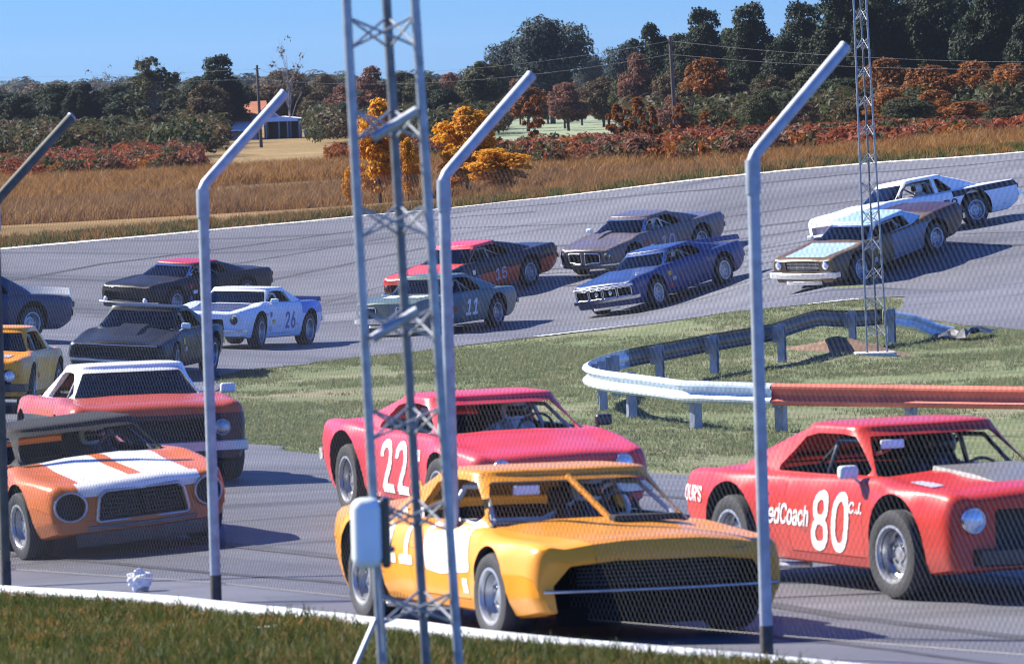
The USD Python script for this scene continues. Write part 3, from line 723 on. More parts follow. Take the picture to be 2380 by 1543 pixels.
    rear = prism(rounded_poly(rpoly, .06), 'x', t - 1, xm)
    def xfz(z): return bd.xw - bd.ws_run * (z - bd.belt) / (T1 - bd.belt)
    def xrz(z): return rb + bd.rear_run * max(0, (z - bd.belt) / (T1 - bd.belt)) ** 1.35
    cp = bd.cpillar
    sz1 = T1 - .035
    spoly = [(xfz(zlo) - .19, zlo), (xfz(sz1) - .16, sz1 - .01), (xfz(sz1) - .35, sz1 + .005), (xrz(sz1) + cp * .5 + .25, sz1), (xrz(sz1) + cp * .5 + .05, sz1 - .035), (xrz(zlo) + bd.rear_run * .42 + cp, zlo)]
    side = prism(rounded_poly(spoly, .035), 'y', -1.2, 1.2)
    # the side opening must not reach the windscreen's plane
    shell = shell - wind - rear - side
    if bd.bpillar:
        xb_ = bd.xw - 1.40
        shell = shell + ((out_o - inn_o) ^ prism([(xb_ - .04, .8), (xb_ + .05, .8), (xb_ + .02, 1.5), (xb_ - .07, 1.5)], 'y', -1.2, 1.2))
    hp = split_by_origin(shell, hid)
    mb = MB()
    for k in hp:
        if k != 'headliner': mb.add(*hp[k])
    mb.build('roof', roofp, T, 32)
    if 'headliner' in hp: MB().add(*hp['headliner']).build('headliner', sp.get('liner', 'dark_inside'), T, 32)
    if sp.get('glass', True):
        gl = (bd.house(.012) - bd.house(.022)) ^ prism(rounded_poly(wpoly, .04), 'x', xm, n)
        MB().man(gl).build('windscreen', 'windscreen', T, 40)
        # bright trim round the windscreen
    if sp.get('rear_glass', True):
        MB().man((bd.house(.012) - bd.house(.022)) ^ prism(rounded_poly(rpoly, .06), 'x', t - 1, xm)).build('rear_window', 'tinted_glass', T, 40)
    if sp.get('ws_trim'):
        ring = Polygon(rounded_poly(wpoly, .04)); rr = ring.buffer(.022).difference(ring.buffer(-.004))
        pr = prism([tuple(q) for q in np.array(ring.buffer(.022).exterior.coords)[:-1]], 'x', xm, n) - prism([tuple(q) for q in np.array(ring.buffer(-.004).exterior.coords)[:-1]], 'x', xm - .1, n + .1)
        MB().man((bd.house(-.006) - bd.house(.02)) ^ pr).build('windscreen_trim', sp['ws_trim'], T, 40)
    # cabin: dashboard, seat, steering wheel, roll cage
    mb = MB().man(rbox((bd.xw - .22, 0, bd.belt - .06), (.22, bd.belt_w - .18, .14), .04)); mb.build('dashboard', 'seat_vinyl', T)
    sy = .36
    mb = MB().man(rbox((xm + .10, sy, .42), (.52, .50, .16), .05)).man(rbox((xm - .20, sy, .75), (.14, .50, .62), .05)).man(rbox((xm - .24, sy, 1.10), (.10, .26, .17), .04))
    mb.build('seat', 'seat_vinyl', T)
    mb = MB(); gg = np.linspace(0, 2 * np.pi, 25)
    mb.tube(np.c_[xm + .62 + .05 * np.sin(gg), sy + .19 * np.cos(gg), .86 + .18 * np.sin(gg)], .014, 6, False); mb.tube([[xm + .62, sy, .86], [xm + .95, sy, .80]], .02, 6)
    mb.tube([[xm + .62, sy - .18, .86], [xm + .62, sy + .18, .86]], .012, 6)
    mb.build('steering_wheel', 'black_paint', T)
    mb = MB(); rt_ = bd.xw - bd.ws_run - bd.roof_len
    yt, yb = ht - .10, hb - .16
    xh = rt_ + .42; zt = bd.H - .125
    mb.tube([[xh - .1, -yb, .34], [xh, -yb, .9], [xh + .03, -yt, zt - .04], [xh + .03, -yt + .06, zt], [xh + .03, yt - .06, zt], [xh + .03, yt, zt - .04], [xh, yb, .9], [xh - .1, yb, .34]], .023, 7)
    for sd in (-1, 1):
        mb.tube([[xh + .03, sd * yt, zt - .03], [bd.xw - bd.ws_run - .16, sd * yt, zt - .02], [bd.xw - .24, sd * yb, .86], [bd.xw - .30, sd * yb, .34]], .02, 7)
        mb.tube([[xh + .02, sd * yt, zt - .06], [rb + .52, sd * (yb - .1), .62]], .02, 7)
        for zz in (.52, .70):
            mb.tube([[xh, sd * yb, zz], [bd.xw - .28, sd * yb, zz]], .02, 7)
    mb.tube([[xh + .0, -yb + .05, .5], [xh + .02, yt - .05, zt - .05]], .02, 7)
    mb.tube([[xh, -yb, .82], [xh, yb, .82]], .02, 7)
    mb.build('roll_cage', sp.get('cage', 'cage_grey'), T, 50)
    # wheels
    for x, nm in ((bd.xf, 'f'), (bd.xr, 'r')):
        for sd in (1, -1):
            st = sp.get('steer', 6) if nm == 'f' else 0
            wheel(T, 'wheel', x, sd * (bd.W / 2 - bd.tw / 2 + sp.get('wheel_out', .01)), sd, bd.R, bd.tw, sp.get('rim', 'steel_rim'), st)
    # front: bumper, bars, lamps
    ys = np.linspace(-1, 1, 21)
    def across(z, w, out_=.0, fall=.0, ends=0.0):
        y = ys * w
        x = np.array([bd.front_x(a, z) for a in y]) + out_ - fall * np.abs(ys) ** 3
        p = np.c_[x, y, np.full(21, z)]
        if ends: p = np.vstack([[p[0, 0] - ends, p[0, 1] - .03, z], p, [p[-1, 0] - ends, p[-1, 1] + .03, z]])
        return p
    ell = lambda a, b, k=10: [(a * math.cos(g), b * math.sin(g)) for g in np.linspace(0, 2 * math.pi, k, endpoint=False)]
    rect = lambda a, b: [(-a, -b * .8), (-a * .6, -b), (a * .6, -b), (a, -b * .8), (a, b * .8), (a * .6, b), (-a * .6, b), (-a, b * .8)]
    for b in sp.get('bumpers', ()):         # z, half width, half height, mat, out, ends
        z, w, hh, mt, out_, ends = b
        MB().sweep(across(z, w, out_, .02, ends), rect(.035, hh)).build('bumper', mt, T, 40)
    for z, w, r, mt, out_ in sp.get('bars', ()):
        MB().sweep(across(z, w, out_), ell(r, r)).build('grille_bar', mt, T, 40)
    for (y0, y1, z0, z1, mt, nb, dep) in sp.get('grilles', ()):     # fine grille of bars set back in an opening
        mb = MB()
        for k in range(nb):
            zz = z0 + (z1 - z0) * (k + .5) / nb
            yy = np.linspace(y0, y1, 7)
            mb.sweep(np.c_[[bd.front_x(a, zz) - dep for a in yy], yy, np.full(7, zz)], rect(.008, (z1 - z0) / nb * .22))
        for k in range(5):
            yy = y0 + (y1 - y0) * (k + .5) / 5
            mb.box((bd.front_x(yy, (z0 + z1) / 2) - dep - .01, yy, (z0 + z1) / 2), (.012, .012, z1 - z0))
        mb.build('grille', mt, T, 40)
    for (poly, wd, dep, mt) in sp.get('frames', ()):                # bright frame round an opening
        p = np.array(rounded_poly(poly, .035)); p = np.vstack([p, p[:1]])
        q = np.c_[[bd.front_x(a, b) + dep for a, b in p], p]
        MB().tube(q, wd, 8, False).build('grille_frame', mt, T, 60)
    for (y, z, r, mt, out_) in sp.get('lamps', ()):
        for sd in (-1, 1):
            x = bd.front_x(y, z) + out_
            lp = MB().lathe([(r * 1.18, -.05), (r * 1.2, .0), (r * 1.08, .018), (r * 1.0, .006)], 'x', (x, sd * y, z), 20, flip=True).build('headlight_ring', sp.get('lamp_ring', 'chrome'), T, 40)
            MB().lathe([(r * 1.02, .004), (r * .85, .022), (r * .5, .036), (.001, .042)], 'x', (x, sd * y, z), 20, flip=True).build('headlight', mt, lp, 40)
    # tail
    mb = MB()
    for sd in (-1, 1):
        MB().man(rbox((t - .0 + .02, sd * .60, bd.tail - .16), (.05, .42, .12), .02)).build('tail_light', 'tail_red', T)
    if sp.get('rear_bumper', True):
        y = ys * (bd.W / 2 * bd.tail_w)
        MB().sweep(np.c_[t - .03 + .07 * ys ** 2, y, np.full(21, bd.tail - .34)][::-1], rect(.035, .06)).build('rear_bumper', sp.get('rear_bumper_mat', trim), T, 40)
    MB().tube([[bd.xr + .9, -.70, .16], [bd.xr + .5, -.93, .15], [bd.xr + .42, -.97, .15]], .03, 8).build('exhaust_pipe', 'worn_chrome', T)
    if sp.get('mirror'):
        sd, mt = sp['mirror']
        yy = bd.side_y(bd.xw - .2, bd.belt - .04)
        m = rbox((bd.xw - .22, sd * (yy + .09), bd.belt + .07), (.09, .17, .11), .03)
        MB().man(m).tube([[bd.xw - .22, sd * (yy - .03), bd.belt - .03], [bd.xw - .22, sd * (yy + .06), bd.belt + .04]], .014, 6).build('wing_mirror', mt, T)
    if sp.get('inner_mirror'):
        MB().man(rbox((bd.xw - bd.ws_run + .06, sp['inner_mirror'], bd.H - .17), (.03, .22, .075), .014)).build('inner_mirror', 'decal_white', T)
    if sp.get('spoiler'):
        mt, hgt = sp['spoiler']
        MB().sweep(np.c_[np.full(21, t + .10) + .05 * ys ** 2, ys * .84, np.full(21, bd.tail + .04 + hgt / 2)], [(-.014, -hgt / 2), (.014, -hgt / 2), (.055, hgt / 2), (.035, hgt / 2)]).build('spoiler', mt, T, 40)
    if sp.get('scoop'):
        x0, x1, w, hgt, yc, mt = sp['scoop']
        zz = float(bd.zc((x0 + x1) / 2))
        m = manifold3d.Manifold.hull_points([(x0, yc + s_ * w, float(bd.zc(x0)) - .02) for s_ in (-1, 1)] + [(x1, yc + s_ * w * .9, float(bd.zc(x1)) - .02) for s_ in (-1, 1)] + [(x0 - .02, yc + s_ * w * .94, float(bd.zc(x0)) + hgt) for s_ in (-1, 1)] + [((x0 * .5 + x1 * .5), yc + s_ * w * .88, float(bd.zc((x0 + x1) / 2)) + hgt * .9) for s_ in (-1, 1)])
        MB().man(m).build('hood_scoop', mt, T)
    if sp.get('cowl_slot'):
        y0, y1 = sp['cowl_slot']; xs_ = bd.xw + .20
        MB().man(rbox((xs_, (y0 + y1) / 2, float(bd.zc(xs_)) + .018), (.14, y1 - y0, .05), .014)).build('cowl_vent', 'dark_inside', T)
    if sp.get('ws_bar'):
        ya, yb2 = sp['ws_bar']
        MB().tube([[xfz(zhi) + .03, ya, zhi + .03], [bd.xw + .03, yb2, bd.belt + .01]], .026, 8).build('windscreen_bar', sp.get('bar_mat', P), T)
    for (ya, xa, ha, mt) in sp.get('air_dam', ()):
        MB().sweep(across(ha, ya, xa), rect(.02, .07)).build('air_dam', mt, T, 40)
    # plain stickers on the front fenders
    for sd in (-1, 1) if sp.get('stickers', True) else ():
        for k in range(3):
            col = ('decal_white', 'decal_yellow', 'decal_redd', 'decal_blue', 'decal_pale')[(k * 2 + len(CARSDONE)) % 5]
            a_, b_ = (.16, .09) if k % 2 else (.11, .11)
            x_ = bd.xw - .20 - .16 * (k % 2); z_ = bd.zb + .20 + .15 * k
            v = np.array([[x_ + i_ * a_ / 2, z_ + j_ * b_ / 2] for j_ in (-1, -.33, .33, 1) for i_ in (-1, -.33, .33, 1)])
            y_ = np.array([bd.side_y(p_, q_) for p_, q_ in v]) + .004
            q_ = grid_mesh(np.zeros((4, 4)), np.zeros((4, 4)), np.zeros((4, 4)))[1]
            MB().add(np.c_[v[:, 0], sd * y_, v[:, 1]], q_ if sd < 0 else q_[:, ::-1]).build('sticker', col, T, 60)
    CARSDONE.append(1)
    # lettering and shapes painted on the sides
    DRIVERS.append((m4, xm, sy, bd.H, sp))
    for (txt, sd, xc, z0, hgt, mt, slant, bold, nm) in sp.get('text', ()):
        tm = meshkit.text_mesh(txt, hgt, 0.002, bold)
        sx = sp.get('text_squeeze', {}).get(txt, 1.0)
        tm.apply_scale([sx, 1, 1])
        wdt = tm.bounds[1, 0] - tm.bounds[0, 0]
        x0 = xc + sd * wdt / 2
        v, f = conform(bd, tm, sd, x0, z0, slant)
        write_obj(nm, v, f, mt, T, 30)
    for (poly, sd, mt, nm) in sp.get('decals', ()):
        pg = Polygon(poly).buffer(.05).buffer(0)
        tm = trimesh.creation.extrude_polygon(pg, .0015, engine='earcut')
        # polygon given in car x and z
        v, f = trimesh.remesh.subdivide_to_size(tm.vertices, tm.faces, .07, max_iter=12)
        y = np.array([bd.side_y(a, b) for a, b in v[:, :2]])
        write_obj(nm, np.c_[v[:, 0], sd * (y + .0035 + v[:, 2]), v[:, 1]], f, mt, T, 30)
    for (poly, mt, nm) in sp.get('hood_decals', ()):
        tm = trimesh.creation.extrude_polygon(Polygon(poly), .0015, engine='earcut')
        v, f = trimesh.remesh.subdivide_to_size(tm.vertices, tm.faces, .08, max_iter=12)
        def topz(x, y):
            h = bd.half(x)[:6]; return float(np.interp(abs(y), h[:, 0], h[:, 1]))
        z = np.array([topz(a, b) for a, b in v[:, :2]])
        write_obj(nm, np.c_[v[:, 0], v[:, 1], z + .006 + v[:, 2]], f, mt, T, 30)
    return T

plain('tail_red', (0.25, 0.012, 0.012), 0.25, var=0.1)
paint('paint_yellow', (0.78, 0.30, 0.015))
paint('paint_red', (0.55, 0.03, 0.018), dirt=0.6)
paint('paint_pinkred', (0.66, 0.05, 0.07))
paint('paint_orange_stripes', (0.62, 0.15, 0.02), [((0.80, 0.80, 0.80), [('a', .07, .56), ('z', .62, 1.2), ('x', .2, 2.6)]), ((0.80, 0.80, 0.80), [('x', 2.16, 2.8), ('z', .60, .76), ('a', 0, .62)])])
paint('paint_redorange_dark', (0.022, 0.02, 0.02), [((0.44, 0.07, 0.03), [('z', .755, 1.5)])])
paint('paint_white', (0.80, 0.81, 0.80), dirt=0.25)
paint('paint_white_black', (0.80, 0.81, 0.80), [((0.03, 0.03, 0.035), [('z', .76, .9), ('x', -2.6, -.55), ('a', .70, 1.2)]), ((0.03, 0.03, 0.035), [('z', .66, .76), ('x', .45, 1.7), ('a', .72, 1.2)])], dirt=0.25)
paint('paint_blue', (0.018, 0.045, 0.15))
paint('paint_bluegrey', (0.022, 0.032, 0.065), dirt=0.2)
paint('black_matte', (0.016, 0.016, 0.017), rough=0.75, coat=0.0)
paint('paint_darkgrey', (0.014, 0.015, 0.017), rough=0.4, coat=0.06, dirt=0.15)
paint('paint_black', (0.009, 0.009, 0.01), rough=0.4, coat=0.06, dirt=0.12)
paint('paint_green', (0.10, 0.15, 0.14), dirt=0.5)
paint('paint_redblack', (0.02, 0.02, 0.024), [((0.55, 0.075, 0.03), [('z', 0, .60), ('x', -2.8, .85)]), ((0.66, 0.07, 0.05), [('x', .5, 2.8), ('a', 0, .78), ('z', .78, 1.2)]), ((0.66, 0.07, 0.05), [('x', 2.3, 2.8), ('z', .5, 1.2)])])
paint('paint_redroof', (0.02, 0.02, 0.024), [((0.66, 0.07, 0.09), [('z', 1.215, 1.6), ('x', -.2, .7)])])
paint('paint_redtop', (0.02, 0.02, 0.024), [((0.50, 0.03, 0.035), [('z', 1.22, 1.6)])])
paint('paint_bronze', (0.13, 0.105, 0.10), rough=0.25)
paint('paint_silver_gold', (0.13, 0.08, 0.035), [((0.15, 0.17, 0.21), [('x', -2.6, .25), ('z', 0.0, .80), ('x', -1.30, .25)]), ((0.05, 0.022, 0.012), [('x', -2.8, -1.30)])])
paint('paint_silverhood', (0.36, 0.50, 0.60), rough=0.25)
paint('paint_whiteblue', (0.62, 0.68, 0.78), [((0.14, 0.24, 0.55), [('x', -2.6, -.9), ('z', .70, 1.2)])], dirt=0.4)
paint('paint_navyhood', (0.04, 0.05, 0.10))
paint('paint_greyhood', (0.16, 0.155, 0.15), rough=0.5)
paint('paint_whitefirst', (0.78, 0.78, 0.78))

def oval(y0, y1, z0, z1): return [(y0, z0), (y1, z0), (y1, z1), (y0, z1)]
CARS = []
CIRC = lambda y, z, r_: [(y + r_ * math.cos(g_), z + r_ * .92 * math.sin(g_)) for g_ in np.linspace(0, 2 * math.pi, 22, endpoint=False)]
CARS.append(dict(name='stock_car', label='yellow race car nearest the fence, with wide black grille and windscreen bar', yaw=21, anchor=('fr', 1217, 1484), paint='paint_yellow',
    body=dict(L=4.9, W=2.12, H=1.25, nose=.77, cowl=.87, belt=.84, bow=.17, nose_round=.16, nose_drop=.06, lean=.0, R=.33, wb=2.9, front_over=1.0, belt_w=1.82, roof_w=1.48, tw=.30, arch_f=.46, arch_r=.47, roof_len=1.05, rear_run=.85, hoodcrown=.06, peak=.015, nose_w=.93, zb=.18, flare=.05, ws_run=.55), glass=False, steer=2,
    openings=[([(-.84, .20), (.84, .20), (.87, .44), (.74, .585), (.4, .62), (-.4, .62), (-.74, .585), (-.87, .44)], .34)], bars=[(.40, .95, .013, 'worn_chrome', .02)],
    opening_mat='pitch_black', lamps=(), rear_bumper=False, inner_mirror=-.38, ws_bar=(-.05, .12), cowl_slot=(.05, .62), cage='cage_white', rim='steel_rim', wheel_out=.0,
    grilles=[(-.62, .70, .42, .60, 'dark_grille', 6, .22)], air_dam=[(.80, -.16, .20, 'pitch_black')], lamps_=(),
    text=[('11', -1, -.72, .50, .42, 'decal_white', .08, True, 'race_number')], decals=[([(.30, .50), (.92, .54), (.84, .80), (.4, .83), (-.02, .80), (.02, .52)], -1, 'decal_white', 'white_panel')]))
CARS.append(dict(name='stock_car', label='pinkish red race car with large white number close behind the yellow car', yaw=20, anchor=('rr', 850, 1196), paint='paint_pinkred', roof_paint='paint_pinkred',
    body=dict(L=4.8, W=1.95, H=1.25, nose=.76, cowl=.91, belt=.88, R=.355, tw=.30, arch_f=.44, arch_r=.47, roof_len=.95, rear_run=1.15, cpillar=.40, hip=.05, bow=.14), glass=False, steer=2,
    openings=[(oval(-.72, .72, .42, .62), .12)], bumpers=[(.40, .90, .06, 'worn_chrome', .03, .12)], lamps=[(.62, .62, .085, 'lamp_glass', .01)], mirror=(1, 'black_paint'),
    text=[('22', -1, .02, .30, .50, 'decal_white', .15, True, 'race_number')]))
CARS.append(dict(name='stock_car', label='red race car with white number 80 on its side and a grey hood', yaw=26, anchor=('fr', 2125, 1392), paint='paint_red', hood_paint='paint_red',
    body=dict(L=4.75, W=1.95, H=1.36, nose=.88, cowl=.98, belt=.93, bow=.10, R=.36, tw=.30, arch_f=.46, arch_r=.45, roof_len=1.0, rear_run=1.05, cpillar=.38, hoodcrown=.04, nose_w=.92), glass=False, steer=3,
    openings=[(oval(-.52, .52, .40, .74), .2)], lamps=[(.72, .66, .095, 'lamp_glass', .015)], mirror=(-1, 'white_enamel'), inner_mirror=-.42, rear_bumper=False, wheel_out=.02,
    bumpers=[(.36, .66, .07, 'black_paint', .04, .05)], scoop=(.90, 2.05, .42, .035, .16, 'paint_greyhood'), cage='black_paint', rim='steel_rim',
    text=[('80', -1, .27, .34, .47, 'decal_white', .28, True, 'race_number'), ('RedCoach', -1, -.42, .52, .165, 'decal_white', .35, True, 'side_lettering'), ('OUR\'S', -1, -2.04, .64, .13, 'decal_white', .15, True, 'rear_lettering'), ('C.J.', -1, .80, .66, .09, 'decal_white', .3, True, 'fender_lettering')],
    text_squeeze={'80': .80, 'RedCoach': .72, 'OUR\'S': .78}, stickers=False, hood_decals=[([(1.35, -.72), (1.75, -.74), (1.72, -.62), (1.5, -.60), (1.36, -.63)], 'decal_pale', 'hood_lettering')]))
CARS.append(dict(name='stock_car', label='orange race car with two broad white hood stripes at the left front', yaw=22, anchor=('nose', 346, 1286), paint='paint_orange_stripes', roof_paint='black_matte',
    body=dict(L=4.75, W=1.98, H=1.22, nose=.74, cowl=.90, belt=.86, bow=.20, R=.33, arch_f=.40, hoodcrown=.05, peak=.03, nose_w=.90, nose_round=.2), steer=2, roof_w=1.2, glass=False,
    openings=[([(-.46, .36), (.46, .36), (.42, .58), (.36, .63), (-.36, .63), (-.42, .58)], .2), (CIRC(-.70, .52, .145), .14), (CIRC(.70, .52, .145), .14)],
    frames=[([(-.47, .35), (.47, .35), (.43, .585), (.37, .64), (-.37, .64), (-.43, .585)], .017, .01, 'worn_chrome'), (CIRC(-.70, .52, .15), .013, .0, 'worn_chrome'), (CIRC(.70, .52, .15), .013, .0, 'worn_chrome')], grilles=[(-.42, -.03, .38, .61, 'dark_grille', 6, .06), (.03, .42, .38, .61, 'dark_grille', 6, .06)],
    lamps=(), bumpers=[(.30, .52, .02, 'rail_dark', .0, .05)], air_dam=[(.66, -.06, .19, 'black_paint')], cage='black_paint'))
CARS.append(dict(name='stock_car', label='dark fronted race car with red hood edge and white roof behind the orange striped car', yaw=12, anchor=('fl', 508, 1114), paint='paint_redorange_dark', roof_paint='paint_white', hood_paint='paint_redorange_dark',
    body=dict(L=4.9, W=2.0, H=1.31, nose=.87, cowl=.96, belt=.92, bow=.08, roof_len=1.0, rear_run=1.1, cpillar=.42, nose_w=.94, R=.35, belt_w=1.62, roof_w=1.26, peak=.03), inner_mirror=-.34, mirror=(1, 'white_enamel'), glass=True,
    openings=[(oval(-.55, .55, .42, .70), .2)], lamps=[(.70, .60, .085, 'worn_chrome', .01)], bumpers=[(.40, .94, .06, 'worn_chrome', .03, .1)]))
CARS.append(dict(name='stock_car', label='yellow race car cut by the left edge, behind the dark and red car', yaw=-4, anchor=('mid', -22, 1000, 66), paint='paint_yellow', body=dict(L=4.8, H=1.32), openings=[(oval(-.7, .7, .45, .68), .15)], lamps=[(.68, .58, .08, 'lamp_glass', .01)], bumpers=[(.40, .9, .06, 'black_paint', .03, .1)],
    hood_decals=[([(1.5, -.15), (1.5, .62), (2.0, .62), (2.0, -.15)], 'decal_pale', 'hood_number_panel')]))
CARS.append(dict(name='stock_car', label='blue grey race car with white rear spoiler at the left edge of the track', yaw=-42, anchor=('rl', 62, 790), paint='paint_bluegrey', body=dict(L=5.0, H=1.38, roof_len=1.15, rear_run=.9, bpillar=True), openings=[(oval(-.7, .7, .45, .68), .15)], lamps=[(.68, .58, .08, 'lamp_glass', .01)], spoiler=('paint_white', .14), bumpers=[(.42, .9, .06, 'chrome', .03, .1)]))
CARS.append(dict(name='stock_car', label='dark grey fastback race car with a bulged hood beside the left fence post', yaw=-12, anchor=('fl', 388, 884), paint='paint_darkgrey', body=dict(L=4.8, W=1.95, H=1.32, bow=.10, nose=.74, cowl=.94, roof_len=1.0, rear_run=1.2, hoodcrown=.07, nose_w=.93), glass=True,
    openings=[(oval(-.80, .80, .44, .60), .15)], lamps=(), bumpers=[(.37, .86, .025, 'worn_chrome', .03, .1)], mirror=(1, 'white_enamel'), scoop=(.9, 1.9, .26, .06, 0, 'paint_darkgrey'), bars=[(.665, .80, .012, 'chrome', .0)]))
CARS.append(dict(name='stock_car', label='black race car with a red roof panel at the left on the far side', yaw=-38, anchor=('mid', 438, 722), paint='paint_black', roof_paint='paint_redtop', body=dict(L=4.9, W=1.9, H=1.27, roof_len=1.1, rear_run=1.0), ws_trim='chrome',
    openings=[(oval(-.76, .76, .44, .66), .15)], lamps=[(.66, .46, .07, 'lamp_glass', .03)], bumpers=[(.40, .9, .025, 'chrome', .03, .1)]))
CARS.append(dict(name='stock_car', label='white and light blue race car with dark navy hood right of the left post', yaw=-20, anchor=('fl', 592, 812), paint='paint_whiteblue', roof_paint='paint_whitefirst', hood_paint='paint_navyhood', hood_w=.60,
    body=dict(L=4.7, W=1.88, H=1.28, nose=.78, bow=.16, roof_len=1.0, rear_run=.85, peak=.05, hoodcrown=.03, nose_w=.90), openings=[([(-.44, .36), (.44, .36), (.40, .62), (-.40, .62)], .15)], lamps=[(.66, .60, .085, 'dark_grille', .015)], lamp_ring='white_enamel', bumpers=[(.38, .84, .02, 'chrome', .02, .1)],
    mirror=(1, 'white_enamel'), spoiler=('paint_blue', .10), cage='cage_white', text=[('2', 1, -.1, .40, .34, 'decal_blue', -.05, True, 'race_number'), ('6', 1, -.42, .40, .34, 'decal_blue', -.05, True, 'race_number')]))
CARS.append(dict(name='stock_car', label='grey green fastback race car with pale number 11 on its door', yaw=-29, anchor=('fl', 1012, 780), paint='paint_green', body=dict(L=4.9, W=1.92, H=1.36, roof_len=.95, rear_run=1.35, cpillar=.40, nose=.86, hip=.05, arch_r=.45), hood_front=.2,
    openings=[([(-.80, .46), (-.28, .46), (-.28, .72), (-.80, .72)], .12), ([(.80, .46), (.28, .46), (.28, .72), (.80, .72)], .12)], lamps=[(.64, .60, .10, 'lamp_glass', .03)], bumpers=[(.40, .88, .06, 'chrome', .04, .12), (.28, .45, .03, 'chrome', .02, .03)], frames=[([(-.80, .46), (-.28, .46), (-.28, .72), (-.80, .72)], .014, .008, 'chrome'), ([(.80, .46), (.28, .46), (.28, .72), (.80, .72)], .014, .008, 'chrome')],
    text=[('11', 1, .02, .38, .36, 'decal_white', .22, True, 'race_number')], hood_decals=[([(1.3, -.55), (1.75, -.5), (1.8, -.1), (1.4, -.1)], 'decal_white', 'hood_patch'), ([(1.3, .55), (1.75, .5), (1.8, .15), (1.4, .15)], 'decal_white', 'hood_patch')]))
CARS.append(dict(name='stock_car', label='red and black race car with red hood, behind the grey green car', yaw=-40, anchor=('rl', 1226, 664), paint='paint_redblack', roof_paint='paint_redroof', body=dict(L=5.0, W=1.92, H=1.34, roof_len=.95, rear_run=1.3, cpillar=.42, hip=.05),
    openings=[(oval(-.6, .6, .46, .66), .12)], lamps=[(.70, .58, .085, 'dark_grille', .02)], lamp_ring='paint_red', bumpers=[(.38, .9, .05, 'chrome', .04, .12)], text=[('15', 1, -.05, .36, .28, 'decal_pale', 0, True, 'race_number')]))
quad = [oval(-.84 + .43 * k, -.84 + .43 * k + .38, .48, .70) for k in range(4)]
CARS.append(dict(name='stock_car', label='blue race car with a bright four part chrome grille and a tail spoiler', yaw=-38, anchor=('fl', 1525, 717), paint='paint_blue', body=dict(L=4.8, W=1.9, H=1.28, nose=.84, roof_len=1.05, rear_run=1.15, cpillar=.45, nose_w=.95, bow=.08, hip=.04), ws_trim='chrome', bpillar=False,
    openings=[(q, .08) for q in quad], bars=[(.735, .89, .028, 'chrome', .02)], bumpers=[(.43, .92, .045, 'chrome', .04, .12), (.24, .35, .035, 'chrome', -.02, .03)], frames=[(q, .017, .008, 'chrome') for q in quad], lamps=[(.21, .59, .06, 'chrome', -.03)], spoiler=('paint_blue', .13), rim='white_rim'))
CARS.append(dict(name='stock_car', label='bronze grey race car with pale number 10 and a split nose grille', yaw=-40, anchor=('rl', 1624, 590), paint='paint_bronze', body=dict(L=4.9, W=1.9, H=1.30, nose=.78, bow=.20, roof_len=1.0, rear_run=1.15, cpillar=.42, nose_w=.90, hip=.05),
    openings=[([(-.50, .42), (-.06, .40), (-.06, .66), (-.50, .64)], .1), ([(.50, .42), (.06, .40), (.06, .66), (.50, .64)], .1)], frames=[([(-.50, .42), (-.06, .40), (-.06, .66), (-.50, .64)], .018, .008, 'chrome'), ([(.50, .42), (.06, .40), (.06, .66), (.50, .64)], .018, .008, 'chrome')],
    lamps=[(.70, .58, .085, 'dark_grille', .02)], bumpers=[(.36, .86, .02, 'chrome', .01, .12)], mirror=(-1, 'white_enamel'), ws_trim='chrome', cage='cage_white', liner='cage_grey', text=[('10', 1, .12, .38, .34, 'decal_pale', 0, True, 'race_number')], scoop=(.9, 1.7, .10, .05, -.25, 'paint_bronze')))
CARS.append(dict(name='stock_car', label='tan race car with silver hood and bright front bumper beside the thin tower', yaw=-44, anchor=('fl', 1992, 656), paint='paint_silver_gold', roof_paint='paint_silverhood', hood_paint='paint_silverhood', body=dict(L=4.9, W=1.9, H=1.20, nose=.82, cowl=.89, belt=.84, roof_len=1.2, rear_run=.6, bow=.06, nose_w=.95), ws_trim='chrome',
    openings=[(oval(-.5, .5, .54, .74), .1)], lamps=[(.70, .66, .085, 'lamp_glass', .015)], bumpers=[(.44, .96, .07, 'chrome', .07, .12), (.27, .48, .05, 'chrome', .04, .03)], grilles=[(-.48, .48, .56, .72, 'worn_chrome', 5, .04)], mirror=(-1, 'white_enamel')))
CARS.append(dict(name='stock_car', label='white race car with dark side stripe farthest right on the far track', yaw=-60, anchor=('rl', 2268, 527), paint='paint_white_black', roof_paint='paint_white', hood_paint='paint_white', body=dict(L=5.1, W=1.95, H=1.38, nose=.87, cowl=.98, roof_len=1.2, rear_run=1.0, cpillar=.45, bow=.10, nose_w=.93, bpillar=True, R=.36, arch_r=.46),
    openings=[(oval(-.74, .30, .48, .66), .06)], opening_mat='decal_pale', lamps=(), bumpers=[(.40, .92, .035, 'chrome', .05, .12)], text=[('72', 1, -.42, .48, .24, 'decal_dark', 0, True, 'race_number'), ('FORD', 1, .35, .46, .11, 'decal_dark', 0, True, 'side_lettering')], hood_decals=[([(1.0, -.42), (1.9, -.40), (1.9, -.38), (1.0, -.40)], 'decal_dark', 'hood_line')]))
for c in CARS: make_car(c)
